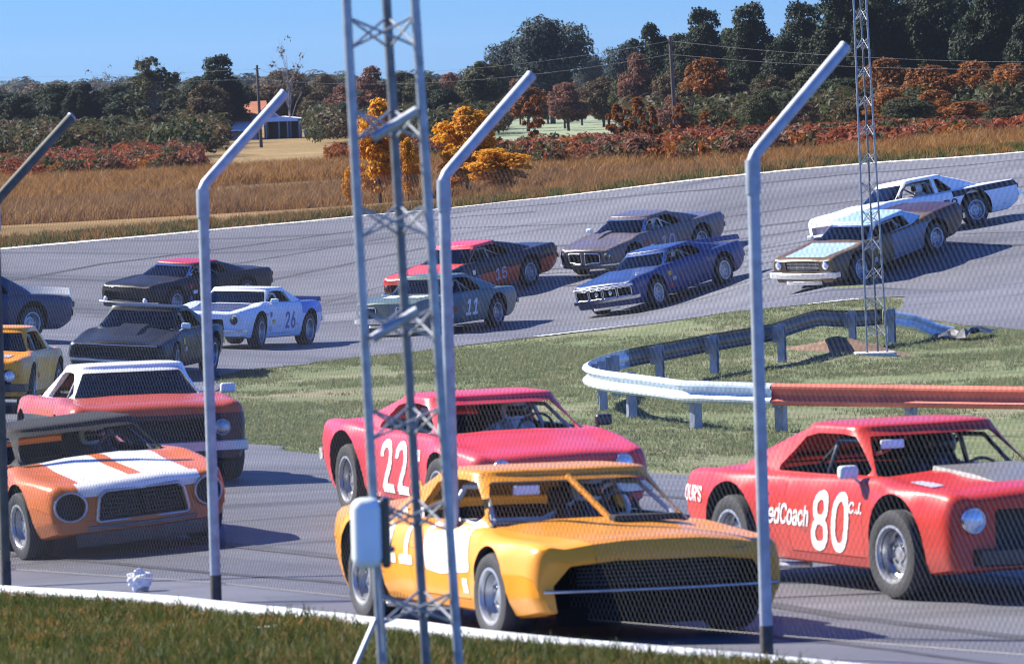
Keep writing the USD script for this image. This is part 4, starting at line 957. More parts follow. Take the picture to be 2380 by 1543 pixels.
# ------------------------------------------------------------------ rubber on the track
plain('rubber_mark', (0.055, 0.055, 0.06), 0.7, var=0.35, scale=1.5)
mk_lines = []
rk = np.random.default_rng(5)
fl_ = LineString(far_edge)
for off_ in (2.4, 4.0, 6.5, 7.3, 9.5, 11.0, 13.2, 14.0, 16.5, 18.0, 21.0, 23.0):
    o_ = fl_.parallel_offset(off_, 'right')
    if o_.is_empty: continue
    o_ = max(getattr(o_, 'geoms', [o_]), key=lambda g_: g_.length)
    a_ = rk.uniform(0, .45) * o_.length; b_ = min(o_.length, a_ + rk.uniform(.25, .6) * o_.length)
    mk_lines.append(shapely.ops.substring(o_, a_, b_).buffer(rk.uniform(.05, .13)))
ne_ = LineString(near_edge)
for off_ in (2.0, 3.4, 3.9, 6.0, 8.5, 9.3, 12.0):
    for sd_ in ('left', 'right'):
        o_ = ne_.parallel_offset(off_, sd_)
        if o_.is_empty: continue
        o_ = max(getattr(o_, 'geoms', [o_]), key=lambda g_: g_.length)
        if not track.contains(o_.interpolate(.5, normalized=True)): continue
        a_ = rk.uniform(0, .5) * o_.length; b_ = min(o_.length, a_ + rk.uniform(.25, .5) * o_.length)
        mk_lines.append(shapely.ops.substring(o_, a_, b_).buffer(rk.uniform(.05, .12)))
marks = shapely.union_all(mk_lines).intersection(track.buffer(-.3))
tag(sheet(marks, 1.0, 0.019).build('tyre_marks', 'rubber_mark', deg=80), 'dark tyre marks along the racing line', kind='stuff')

# ------------------------------------------------------------------ drivers
plain('suit_white', (0.50, 0.50, 0.50), 0.8); plain('suit_dark', (0.05, 0.055, 0.08), 0.8); plain('helmet_white', (0.75, 0.75, 0.73), 0.25, coat=0.5, var=0.02); plain('helmet_dark', (0.05, 0.05, 0.05), 0.25, coat=0.5); plain('glove', (0.10, 0.07, 0.05), 0.8); plain('visor', (0.02, 0.02, 0.02), 0.1)
def limb(js):
    sp_ = [manifold3d.Manifold.sphere(r_, 14).translate(tuple(p)) for p, r_ in js]
    return manifold3d.Manifold.batch_boolean([manifold3d.Manifold.batch_hull([a, b]) for a, b in zip(sp_[:-1], sp_[1:])], manifold3d.OpType.Add)
def smooth_body(m, edge=.04, it=12):
    g_ = m.refine_to_length(edge).to_mesh(); t_ = trimesh.Trimesh(g_.vert_properties[:, :3], g_.tri_verts, process=True)
    trimesh.smoothing.filter_taubin(t_, iterations=it); return t_
def driver_kind(name, suit, helm):
    root = stage.CreateClassPrim('/World/' + name)
    b = [limb([((.14, 0, .50), .13), ((.02, 0, .66), .145), ((-.04, 0, .86), .155), ((-.05, 0, .96), .10), ((-.02, 0, 1.03), .062)])]
    hands = []
    for sd in (-1, 1):
        b.append(limb([((-.05, sd * .17, .93), .075), ((.12, sd * .25, .74), .055), ((.52, sd * .18, .84), .038)]))
        b.append(limb([((.14, sd * .09, .49), .10), ((.58, sd * .13, .60), .075), ((.98, sd * .12, .36), .05), ((1.10, sd * .12, .40), .04)]))
        h_ = [limb([((.52, sd * .18, .84), .036), ((.58, sd * .185, .86), .040)])]
        for k in range(4):
            y_ = sd * (.205 - .0 * k); z_ = .83 + .022 * k
            h_.append(limb([((.59, y_ - sd * .02, z_), .012), ((.635, y_, z_), .011), ((.64, y_ - sd * .035, z_), .010), ((.61, y_ - sd * .045, z_), .009)]))
        h_.append(limb([((.575, sd * .165, .88), .013), ((.615, sd * .155, .895), .011), ((.635, sd * .165, .89), .010)]))
        hands.append(manifold3d.Manifold.batch_boolean(h_, manifold3d.OpType.Add))
    t_ = smooth_body(manifold3d.Manifold.batch_boolean(b, manifold3d.OpType.Add)); MB().tm(t_).build('body', suit, root, 60)
    for h_ in hands: MB().tm(smooth_body(h_, .012, 6)).build('glove', 'glove', root, 60)
    hm = trimesh.creation.icosphere(3); hv = hm.vertices * [.148, .128, .150]; hv[:, 2] = np.where(hv[:, 2] < -.09, -.09 + (hv[:, 2] + .09) * .4, hv[:, 2])
    MB().add(hv + [.01, 0, 1.13], hm.faces).build('helmet', helm, root, 60)
    vm = trimesh.creation.icosphere(3); k_ = (vm.triangles_center[:, 0] > .62) & (np.abs(vm.triangles_center[:, 2] + .05) < .36)
    MB().add(vm.vertices * [.153, .133, .150] + [.012, 0, 1.13], vm.faces[k_]).build('visor', 'visor', root, 60)
    return root.GetPath()
DK = [driver_kind('driver_white_kind', 'suit_white', 'helmet_white'), driver_kind('driver_dark_kind', 'suit_dark', 'helmet_white'), driver_kind('driver_black_kind', 'suit_dark', 'helmet_dark')]
for i, (m4, xm, sy, H, sp) in enumerate(DRIVERS):
    k = (1, 0, 2, 1, 2, 1, 2, 2, 1, 0, 1, 2, 1, 0, 2, 0)[i]
    loc = np.eye(4); loc[:3, 3] = [xm - .02, sy, 0]; sc_ = np.diag([1, 1, min(1.0, (H - .05) / 1.30), 1])
    x = UsdGeom.Xform.Define(stage, path_of('person')); x.AddTransformOp().Set(Gf.Matrix4d(*[float(a) for a in (m4 @ loc @ sc_).T.ravel()]))
    x.GetPrim().GetReferences().AddInternalReference(DK[k]); x.GetPrim().SetInstanceable(True)
    car = sp['label'].split(' race car')[0]
    where = ('nearest the fence', 'behind the yellow car', 'with number 80', 'with white stripes', 'with white roof', 'at the left edge', 'with white spoiler', 'with bulged hood', 'with red roof panel', 'with navy hood', 'with number 11', 'with red hood', 'with the four part grille', 'with number 10', 'beside the thin tower', 'farthest right')[i]
    tag(x.GetPrim(), f"person in {('white suit and white', 'dark suit and white', 'dark suit and black')[k]} helmet driving the {' '.join(car.split()[:3])} car {where}", 'person', 'race drivers')

# ------------------------------------------------------------------ kerb, fence and towers
kl = LineString(near_edge).segmentize(0.5)
kp = np.array(kl.coords)[:, :2]
kp = kp + (meshkit.noise(np.c_[kp * 1.3, np.full(len(kp), 5.0)])[:, None] - .5) * .05
kz = Z(kp[:, 0], kp[:, 1])
keep = (kp[:, 1] < 75)
K3 = np.c_[kp, kz][keep]
MBk = MB().sweep(K3, [(-.14, -.10), (.14, -.10), (.14, .06), (.11, .085), (-.11, .085), (-.14, .06)])
tag(MBk.build('kerb', 'kerb_paint', deg=40), 'worn white painted concrete kerb between the grass verge and the track', kind='structure')

POST_PX = [(-560, 1332, 41.8), (15, 1368, 37.6), (503, 1404, 34.9), (1062, 1468, 31.8), (1783, 1534, 29.3), (2560, 1600, 26.9)]
fence = thing('chain_link_fence', 'tall chain link fence on bent grey pipe posts between verge and track', 'fence')
base = []
for px, py, d in POST_PX:
    p = onto(px, py); base.append(p)
base = np.array(base)
FH = 3.52
fdir = (base[4] - base[2]) * [1, 1, 0]; fdir /= np.linalg.norm(fdir)
fin = np.array([-fdir[1], fdir[0], 0]); fin = fin if fin[1] > 0 else -fin          # towards the track
elbows, tips = [], []
for i, b in enumerate(base):
    t = b + [0, 0, FH + (0.05, .0, .02, .0, .06, 0)[i]]
    lean = fdir * (-.03, .02, -.005, .012, .0, 0)[i]
    t = t + lean
    arm = fin * .30 + fdir * .64 if False else np.array([.70, .42, 0])
    tip = t + arm + [0, 0, .76]
    elbows.append(t); tips.append(tip)
    bend = [t - [0, 0, .10], t - [0, 0, .03], t + (arm + [0, 0, .76]) * .035, t + (arm + [0, 0, .76]) * .10]
    po = MB().tube([b + [0, 0, .22], b + [0, 0, 1.2] + lean * .33, b + [0, 0, 2.4] + lean * .66] + bend + [tip], .045, 14).build('post', 'post_paint' if i > 1 else 'post_vignette', fence, 50)
    MB().tube([t - [0, 0, .26], t - [0, 0, .02]], .055, 14).build('collar', 'post_paint', po, 50)
    MB().tube([b - [0, 0, .3], b + [0, 0, .25]], .048, 14).build('post_foot', 'post_foot', po, 50)
    MB().tube([tip - (arm + [0, 0, .76]) * .004, tip + (arm + [0, 0, .76]) * .012], .047, 14).build('end_cap', 'post_paint', po, 50)
# the mesh: two families of slanting wires, clipped to each bay
mb = MB(); step = .062
for i in range(len(base) - 1):
    a, b = base[i] + [0, 0, .16], base[i + 1] + [0, 0, .16]
    off = -fin * 0.0 + fin * .05
    a, b = a + off, b + off
    Lb = np.linalg.norm((b - a)[:2]); u = (b - a) / Lb; Hh = FH - .12
    for sgn in (1, -1):
        for c in np.arange(-Hh, Lb + Hh, step):
            s0, s1 = (c, c + Hh * .72) if sgn > 0 else (c, c - Hh * .72)
            za, zb_ = 0.0, Hh
            p, qv = np.array([s0, za]), np.array([s1, zb_])
            # clip in s to [0, Lb]
            ts = [0.0, 1.0]; dd = s1 - s0
            t0, t1 = sorted(((0 - s0) / dd, (Lb - s0) / dd))
            t0, t1 = max(0, t0), min(1, t1)
            if t1 - t0 < .02: continue
            P0 = a + u * (s0 + dd * t0) + np.array([0, 0, Hh * t0]) + fin * (.002 * sgn)
            P1 = a + u * (s0 + dd * t1) + np.array([0, 0, Hh * t1]) + fin * (.002 * sgn)
            mb.tube([P0, P1], .0015, 3, False)
tag(mb.build('wire_mesh', 'wire', fence, None), 'diamond wire mesh of the fence', kind='stuff')
for z in (.0,):
    MB().tube(np.array([b + [0, 0, .18 + z] + fin * .045 for b in base]), .0022, 5).build('tension_wire', 'wire', fence, 60)

def lattice_tower(T, legs_lo, legs_hi, levels, rleg, rbr, mats, xh=.18):
    """Three legs with crossed braces in clusters at the given heights."""
    legs_lo, legs_hi = np.asarray(legs_lo), np.asarray(legs_hi)
    for k in range(3):
        MB().tube([legs_lo[k], (legs_lo[k] + legs_hi[k]) / 2, legs_hi[k]], rleg, 12).build('leg', mats[k], T, 50)
    def on(k, z):
        t = (z - legs_lo[k][2]) / (legs_hi[k][2] - legs_lo[k][2]); return legs_lo[k] + (legs_hi[k] - legs_lo[k]) * t
    for z in levels:
        for a, b in ((0, 1), (1, 2), (2, 0)):
            MB().tube([on(a, z - xh / 2), on(b, z + xh / 2)], rbr, 7).build('brace', mats[3], T, 50)
            MB().tube([on(b, z - xh / 2), on(a, z + xh / 2)], rbr, 7).build('brace', mats[3], T, 50)
    return on
near = thing('lattice_tower', 'blurred steel lattice tower close in front of the fence, with a white box on it', 'tower')
dT = 22.0
def legline(xt, xb, d):
    top, bot = at(xt, 0, d), at(xb, 1543, d)
    u = (top - bot) / (top[2] - bot[2])
    zg = float(Z(bot[0], bot[1])) - .05
    lo = bot + u * (zg - bot[2]); hi = bot + u * (bot[2] + 6.6 - bot[2])
    return lo, hi
LL = [legline(805, 888, dT), legline(898, 990, dT + .17), legline(964, 1066, dT - .02)]
zl = [float(at(900, y, dT)[2]) for y in (-150, 75, 290, 515, 755, 985, 1200, 1415)]
on_near = lattice_tower(near, [a for a, b in LL], [b for a, b in LL], zl, .026, .008, ['tower_steel', 'tower_dark', 'tower_steel', 'tower_steel'], .17)  # middle leg: its shade is put in as a darker steel
for y in (290, 755):     # wider plates at some joints
    c = (at(960, y - 25, dT - .05) + at(868, y + 32, dT - .05)) / 2
    MB().tube([at(866, y + 32, dT - .04), at(970, y - 34, dT - .04)], [.026, .026], 8).build('brace_plate', 'tower_steel', near, 50)
# foot strut
f0, f1 = at(872, 1440, dT - .05), at(828, 1542, dT - .12)
u = (f1 - f0); f1 = f0 + u * 1.5
MB().tube([f0, f1], .014, 8).build('strut', 'tower_steel', near, 50)
jb = thing('junction_box', 'rounded white box clamped to the left leg of the near tower', 'electric box', loc=at(853, 1238, dT - .13))
bx = rbox((0, 0, 0), (.17, .14, .38), .06)
MB().man(bx).build('housing', 'white_enamel', jb, 40)
MB().man(rbox((.10, .02, 0), (.05, .13, .38), .02)).build('back_plate', 'black_paint', jb, 40)
for z_ in (-.1, .1): MB().tube([[.09, .02, z_], [.13, .12, z_]], .018, 8).build('bracket', 'tower_dark', jb, 40)
MB().tube([[.06, .0, -.2], [.07, .02, -.5], [.09, .06, -1.3]], .012, 8).build('conduit', 'tower_steel', jb, 40)

far_t = thing('lattice_tower', 'thin guyed lattice tower standing on the infield by the end of the guard rail', 'tower')
dF = float(onto(2035, 826)[1]) / K
FL = []
for xt, xb, yb, dd in ((1984, 2016, 828, 0), (2000, 2040, 812, .22), (2013, 2062, 818, .02)):
    top, bot = at(xt, 0, dF + dd), at(xb, yb, dF + dd)
    u = (top - bot) / (top[2] - bot[2])
    FL.append((bot + u * (float(Z(bot[0], bot[1])) - .02 - bot[2]), bot + u * 8.6))
b0 = FL[0][0][2]
on_far = lattice_tower(far_t, [a for a, b in FL], [b for a, b in FL], [b0 + .45 + .52 * i for i in range(15)], .019, .008, ['tower_steel', 'tower_dark', 'tower_steel', 'tower_steel'], .22)
c = np.mean([a for a, b in FL], axis=0)
MB().man(rbox((c[0] - .05, c[1], c[2] + .02), (.75, .75, .12), .02)).build('concrete_base', 'concrete', far_t)

# ------------------------------------------------------------------ guard rail
rail = thing('guard_rail', 'steel guard rail bent round the infield nose, bright, then painted orange red', 'guard rail')
W_PROF = [(.0, .155), (.075, .115), (.08, .085), (.015, .03), (.01, 0), (.015, -.03), (.08, -.085), (.075, -.115), (.0, -.155)]
W_PROF = W_PROF + [(a - .006, b) for a, b in W_PROF[::-1]]
def rail_pts(pix):
    return np.array([onto(x, y) for x, y in pix])
back = rail_pts([(2052, 800), (1960, 806), (1795, 842), (1638, 870), (1510, 896)])
front = rail_pts([(1440, 974), (1592, 997), (1800, 1005), (2105, 1010), (2440, 1016), (2800, 1022)])
# smooth nose between the last back point and the first front point
pA, pB = back[-1][:2], front[0][:2]
tA = (back[-1] - back[-2])[:2]; tA /= np.linalg.norm(tA)
tB = (front[1] - front[0])[:2]; tB /= np.linalg.norm(tB)
h = np.linalg.norm(pB - pA) * .45
g = np.linspace(0, 1, 25)[:, None]
nose_tip = onto(1362, 938)[:2]
h00, h10, h01, h11 = 2*g**3-3*g**2+1, g**3-2*g**2+g, -2*g**3+3*g**2, g**3-g**2
nose = h00 * pA + h10 * tA * h * 1.5 + h01 * pB + h11 * tB * h * 1.5
def rail_line(p2, hgt=.53):
    p2 = np.array(LineString(p2).segmentize(.35).coords)
    return np.c_[p2, Z(p2[:, 0], p2[:, 1]) + hgt]
full = np.vstack([back[:-1, :2], nose, front[1:, :2]])
pl = rail_line(full)
# outward side: away from the infield side of the loop
kk = int(np.argmin(np.linalg.norm(pl[:, :2] - front[2][:2], axis=1)))
cut1 = int(np.argmin(np.abs(np.linalg.norm(pl[:, :2] - nose[3], axis=1))))
def rail_piece(name, a, b, mat, lab=None):
    p = MB().sweep(pl[a:b + 1], W_PROF).build(name, mat, rail, 50)
    if lab: tag(p, lab)
    return p
rail_piece('rail_beam', 0, cut1, 'rail_dark', 'back stretch of rail seen from behind, shade put into its colour')
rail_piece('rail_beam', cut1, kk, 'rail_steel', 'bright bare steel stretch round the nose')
rail_piece('rail_beam', kk, len(pl) - 1, 'rail_red', 'orange red painted stretch at the right')
def rail_post(p, inward, mat='rail_steel'):
    p = np.asarray(p); ang = math.atan2(inward[1], inward[0]); R_ = np.array([[math.cos(ang), -math.sin(ang), 0], [math.sin(ang), math.cos(ang), 0], [0, 0, 1]])
    c = p + np.array([inward[0], inward[1], 0]) * .13; c[2] = float(Z(c[0], c[1])) + .28
    MB().box(c, (.012, .13, .80), R_).box(c + R_ @ [.06, .062, 0], (.12, .012, .80), R_).box(c + R_ @ [.06, -.062, 0], (.12, .012, .80), R_).box(c - R_ @ [.05, 0, -.22], (.09, .10, .30), R_).build('rail_post', mat, rail, 30)
cen = np.array([front[2][:2], back[1][:2]]).mean(0)
allp = [back[0], back[1], back[2], back[3], back[4]] + [np.r_[nose[8], 0], np.r_[nose[13], 0], np.r_[nose[18], 0], front[0], front[1], front[2], front[3], front[4], front[5]]
line2 = LineString(full)
for p in allp:
    s_ = line2.project(Point(p[:2])); a, b = np.array(line2.interpolate(max(0, s_ - .2)).coords[0]), np.array(line2.interpolate(s_ + .2).coords[0])
    tn = (b - a) / np.linalg.norm(b - a); nl = np.array([tn[1], -tn[0]])      # right of the direction of travel
    inn = -nl
    rail_post(p, inn, 'rail_red' if p is front[3] else 'post_steel')

# broken end of the rail lying on the grass at the right
bent = thing('bent_rail', 'torn bright rail beam sloping down to the grass right of the thin tower', 'rail beam')
q = [onto(2068, 800), onto(2120, 790), onto(2180, 786), onto(2215, 784)]
hz = [.50, .36, .14, .06]
MB().sweep(np.array([a + [0, 0, b] for a, b in zip(q, hz)]), W_PROF).build('beam', 'rail_steel', bent, 50)
crum = thing('crumpled_sheet', 'crumpled dark metal sheet with a bright tip at the end of the torn rail', 'metal sheet')
cq = [onto(2172, 789), onto(2205, 790), onto(2240, 792), onto(2275, 788), onto(2305, 780)]
u_, v_ = np.meshgrid(np.linspace(0, 1, 15), np.linspace(0, 1, 6))
cc = np.array([[np.interp(a, np.linspace(0, 1, 5), np.array(cq)[:, i]) for i in range(3)] for a in u_.ravel()])
wv = meshkit.noise(np.c_[u_.ravel() * 6, v_.ravel() * 3, np.full(u_.size, 2.0)]) 
cc[:, 1] += (v_.ravel() - .5) * 1.0; cc[:, 2] += .04 + .22 * wv * np.sin(u_.ravel() * 3.1) + .06 * v_.ravel()
vv, qq = cc, grid_mesh(u_, v_, u_)[1]
MB().add(vv, qq).build('sheet', 'sheet_dark', crum, 25)
tipp = np.array(cq[-1]); MB().add([tipp + [-.35, -.1, .22], tipp + [.12, 0, .10], tipp + [-.3, .25, .18], tipp + [-.3, 0, .05]], [[0, 1, 2], [0, 3, 1], [1, 3, 2], [0, 2, 3]]).build('bright_tip', 'rail_steel', crum, 20)
# earth heaped beside the thin tower
hp = thing('earth_heap', 'low heap of brown earth and turf left of the thin tower base', 'earth heap')
hc = onto(1975, 815)
gx2, gy2 = np.meshgrid(np.linspace(-1.4, 1.4, 29), np.linspace(-1.2, 1.2, 17))
hh = .26 * np.exp(-((gx2 / .85) ** 2 + (gy2 / .6) ** 2)) * (.6 + .8 * meshkit.fbm(np.stack([gx2 * 3, gy2 * 3, gx2 * 0 + 1], -1)))
hx_, hy_ = hc[0] + gx2, hc[1] + gy2
v, q = grid_mesh(hx_, hy_, Z(hx_, hy_) - .03 + hh)
write_obj('earth', v, np.vstack([q[:, [0, 1, 2]], q[:, [0, 2, 3]]]), 'dirt', hp, 60)

# litter on the verge
def crumple(name, label, px, py, sx, sy, sz, seed, lift=.0):
    m = trimesh.creation.icosphere(3)
    n = meshkit.noise(m.vertices * 2.3 + 5, seed)[:, None]
    v = m.vertices * (.55 + .75 * n) * [sx, sy, sz]
    p = onto(px, py); t = thing(name, label, 'litter', loc=p + [0, 0, sz * .55 + lift])
    write_obj('paper', v, m.faces, 'paper', t, 18)
crumple('crumpled_paper', 'crumpled white paper lying against the kerb left of the left fence post', 328, 1378, .11, .08, .10, 1, .06)
t = thing('paper_cup', 'white paper cup lying on its side in the verge grass', 'cup', loc=onto(612, 1480) + [0, 0, .045])
a = MB().lathe([(.001, -.09), (.036, -.09), (.05, .11), (.046, .11), (.033, -.08), (.001, -.08)], 'x', n=20); a.build('cup', 'paper', t, 40)
crumple('paper_scrap', 'small pale scrap of paper in the grass at the bottom edge', 1275, 1537, .05, .04, .03, 3)

# ------------------------------------------------------------------ house, shed and poles
hs = thing('house', 'small white house with an orange roof and an open carport behind the field', 'house')
D = 300.0
def hp_(px, py, d=D): return at(px, py, d)
hL, hR = hp_(533, 330), hp_(713, 326)
gz = float(Z(hL[0], hL[1])); su = FPX / (D * K)
ox, oy = hL[0], D * K
def hbox(name, x0, x1, y0, y1, z0, z1, mat, par=hs): return MB().box(((x0 + x1) / 2, (y0 + y1) / 2, (z0 + z1) / 2), (x1 - x0, y1 - y0, z1 - z0)).build(name, mat, par)
wpx = lambda px: (px - CX) / FPX * D * K
zpx = lambda px, py: hp_(px, py)[2]
x0, x1, x2, x3 = wpx(536), wpx(612), wpx(632), wpx(712)
zt, ze = zpx(540, 283), zpx(540, 301)
hbox('wall', x0 + .1, x1, oy + .6, oy + 6, gz - .5, ze, 'house_white')
MB().add([[x0 - .1, oy - 1.3, ze - .05], [x1 + .2, oy - 1.3, ze - .05], [x1 + .2, oy + .6, zt + .12], [x0 - .1, oy + .6, zt + .12], [x0 - .1, oy - 1.3, ze - .13], [x1 + .2, oy - 1.3, ze - .13], [x1 + .2, oy + .6, zt + .02], [x0 - .1, oy + .6, zt + .02]], [[0, 1, 2, 3], [7, 6, 5, 4], [0, 4, 5, 1], [1, 5, 6, 2], [3, 2, 6, 7], [0, 3, 7, 4]]).build('tilted_fascia', 'house_white', hs, 20)  # fascia tilted up as a sloping strip, shaped to catch the sun
for k in range(3):
    xx_ = x0 + .5 + k * .75
    fr = hbox('window', xx_, xx_ + .5, oy + .55, oy + .6 - .004, gz + .6, gz + 1.35, 'dark_inside')
# orange hip roof
zr = zpx(585, 237)
rv = np.array([[x0 - .2, oy, zt], [x1 + .9, oy, zt + .05], [x1 + .9, oy + 6.4, zt + .05], [x0 - .2, oy + 6.4, zt], [wpx(590), oy + 3.2, zr], [wpx(632), oy + 3.2, zr + .05]])
MB().add(rv, [[0, 1, 5], [0, 5, 4], [1, 2, 5], [2, 3, 4], [2, 4, 5], [3, 0, 4], [0, 2, 1], [0, 3, 2]]).build('roof', 'roof_orange', hs, 20)
gv = np.array([[wpx(600), oy - .1, zt], [wpx(672), oy - .1, zt], [wpx(634), oy - .1, zpx(634, 246)], [wpx(600), oy + 2.5, zt], [wpx(672), oy + 2.5, zt], [wpx(634), oy + 2.5, zpx(634, 246)]])
MB().add(gv, [[0, 1, 2], [3, 5, 4], [0, 2, 5], [0, 5, 3], [1, 4, 5], [1, 5, 2]]).build('gable', 'house_grey', hs, 20)
cz = zpx(680, 274)
MB().add([[x2, oy - .3, cz - .25], [x3 + .1, oy - .3, cz - .25], [x3 + .1, oy - .3, cz - .05], [wpx(672), oy - .3, cz + .12], [x2, oy - .3, cz + .02]] + [[x2, oy + 5, cz - .25], [x3 + .1, oy + 5, cz - .25], [x3 + .1, oy + 5, cz - .05], [wpx(672), oy + 5, cz + .12], [x2, oy + 5, cz + .02]],
         [[0, 1, 2], [0, 2, 3], [0, 3, 4], [5, 7, 6], [5, 8, 7], [5, 9, 8], [4, 3, 8], [4, 8, 9], [3, 2, 7], [3, 7, 8], [2, 1, 6], [2, 6, 7], [0, 5, 6], [0, 6, 1], [0, 4, 9], [0, 9, 5]]).build('carport_roof', 'house_white', hs, 20)
for px in (634, 664, 684, 711):
    hbox('carport_post', wpx(px) - .05, wpx(px) + .05, oy - .2, oy - .1, gz - .4, cz - .25, 'house_grey')
hbox('carport_wall', x2, x3, oy + 4.6, oy + 4.8, gz - .4, cz - .25, 'black_paint')
hbox('carport_side', x3 - .1, x3 - .004, oy + .2, oy + 4.6, gz - .4, cz - .25, 'house_grey')
hbox('carport_side', x2 - .1, x2 - .004, oy + .2, oy + 4.6, gz - .4, cz - .25, 'dark_inside')

tr = thing('trailer', 'small white trailer with a dark body parked right of the carport', 'trailer', loc=(wpx(738), oy + 1, float(Z(wpx(738), oy + 1))))
MB().man(rbox((-.35, 0, .62), (.42, 1.2, .78), .06)).build('cab', 'house_white', tr); MB().man(rbox((.35, 0, .75), (.98, 1.2, .62), .05)).build('body', 'decal_dark', tr)
for x in (-.3, .5): MB().lathe([(.001, -.08), (.2, -.08), (.22, 0), (.2, .08), (.001, .08)], 'y', (x, -.55, .2), 16).build('wheel', 'rubber', tr)
sh = thing('shed', 'long low grey shed among dark trees at the left edge', 'shed')
ds = 280.0 * K
sx0, sx1 = (-60 - CX) / FPX * ds, (188 - CX) / FPX * ds
sz = float(Z(sx1, ds)); stop = at(100, 305, 280)[2]
MB().box(((sx0 + sx1) / 2, ds + 3, (sz + stop) / 2 - .3), (sx1 - sx0, 6, stop - sz + .6)).build('wall', 'shed_grey', sh)
MB().box(((sx0 + sx1) / 2, ds + 3, stop + .12), (sx1 - sx0 + .5, 6.6, .2)).build('roof', 'house_grey', sh)
for k in range(4): hb_ = MB().box((sx0 + 1.2 + k * 2.2, ds - .03, sz + .9), (.8, .04, 1.2)).build('door_panel', 'dark_inside', sh)

poles = []
for (xt, yt, xb, yb, d, lab) in ((597, 152, 606, 300, 265, 'bare dark utility pole standing in front of the orange roofed house'), (1557, 84, 1572, 318, 200, 'tall dark utility pole at the right of the pale meadow gap')):
    tp, bt = at(xt, yt, d), at(xb, yb, d); g_ = float(Z(bt[0], bt[1]))
    T_ = thing('utility_pole', lab, 'utility pole')
    MB().tube([[bt[0], bt[1], g_ - .3], tp], [.12, .08], 10).build('pole', 'wood_pole', T_, 50)
    MB().tube([tp + [-.22, 0, -.25], tp + [.22, 0, -.25]], .035, 6).build('crossarm', 'wood_pole', T_, 50)
    poles.append(tp)
for i, (dz, lab) in enumerate(((-.25, 'upper thin power line between the utility poles'), (-.9, 'lower thin power line between the utility poles'))):
    P = [at(-900, 150, 330), poles[0] + [0, 0, dz], poles[1] + [0, 0, dz], at(3300, 110, 160)]
    ln = []
    for a, b in zip(P[:-1], P[1:]):
        tt = np.linspace(0, 1, 30)[:, None]; ln.append(a + (b - a) * tt - np.array([0, 0, 1.6]) * 4 * tt * (1 - tt) * .5)
    o = MB().tube(np.vstack([ln[0], ln[1][1:], ln[2][1:]]), .006, 4, False).build('power_line', 'cable', None, 60)
    tag(o, lab, 'power line')
# ------------------------------------------------------------------ trees
def cards(c, nrm, size, rg, asp=.75):
    """Leaf cards: bent diamonds at the points c facing roughly along nrm."""
    n = len(c)
    nr = nrm + rg.normal(0, .55, (n, 3)); nr /= np.linalg.norm(nr, axis=1, keepdims=True)
    a = np.cross(nr, rg.normal(0, 1, (n, 3))); a /= np.linalg.norm(a, axis=1, keepdims=True)
    b = np.cross(nr, a)
    s = (size * rg.uniform(.6, 1.35, n))[:, None]
    v = np.stack([c - a * s, c - b * s * asp + nr * s * .2, c + a * s, c + b * s * asp + nr * s * .2], 1).reshape(-1, 3)
    k = np.arange(n)[:, None] * 4
    return v, np.vstack([k + [0, 1, 2], k + [0, 2, 3]])

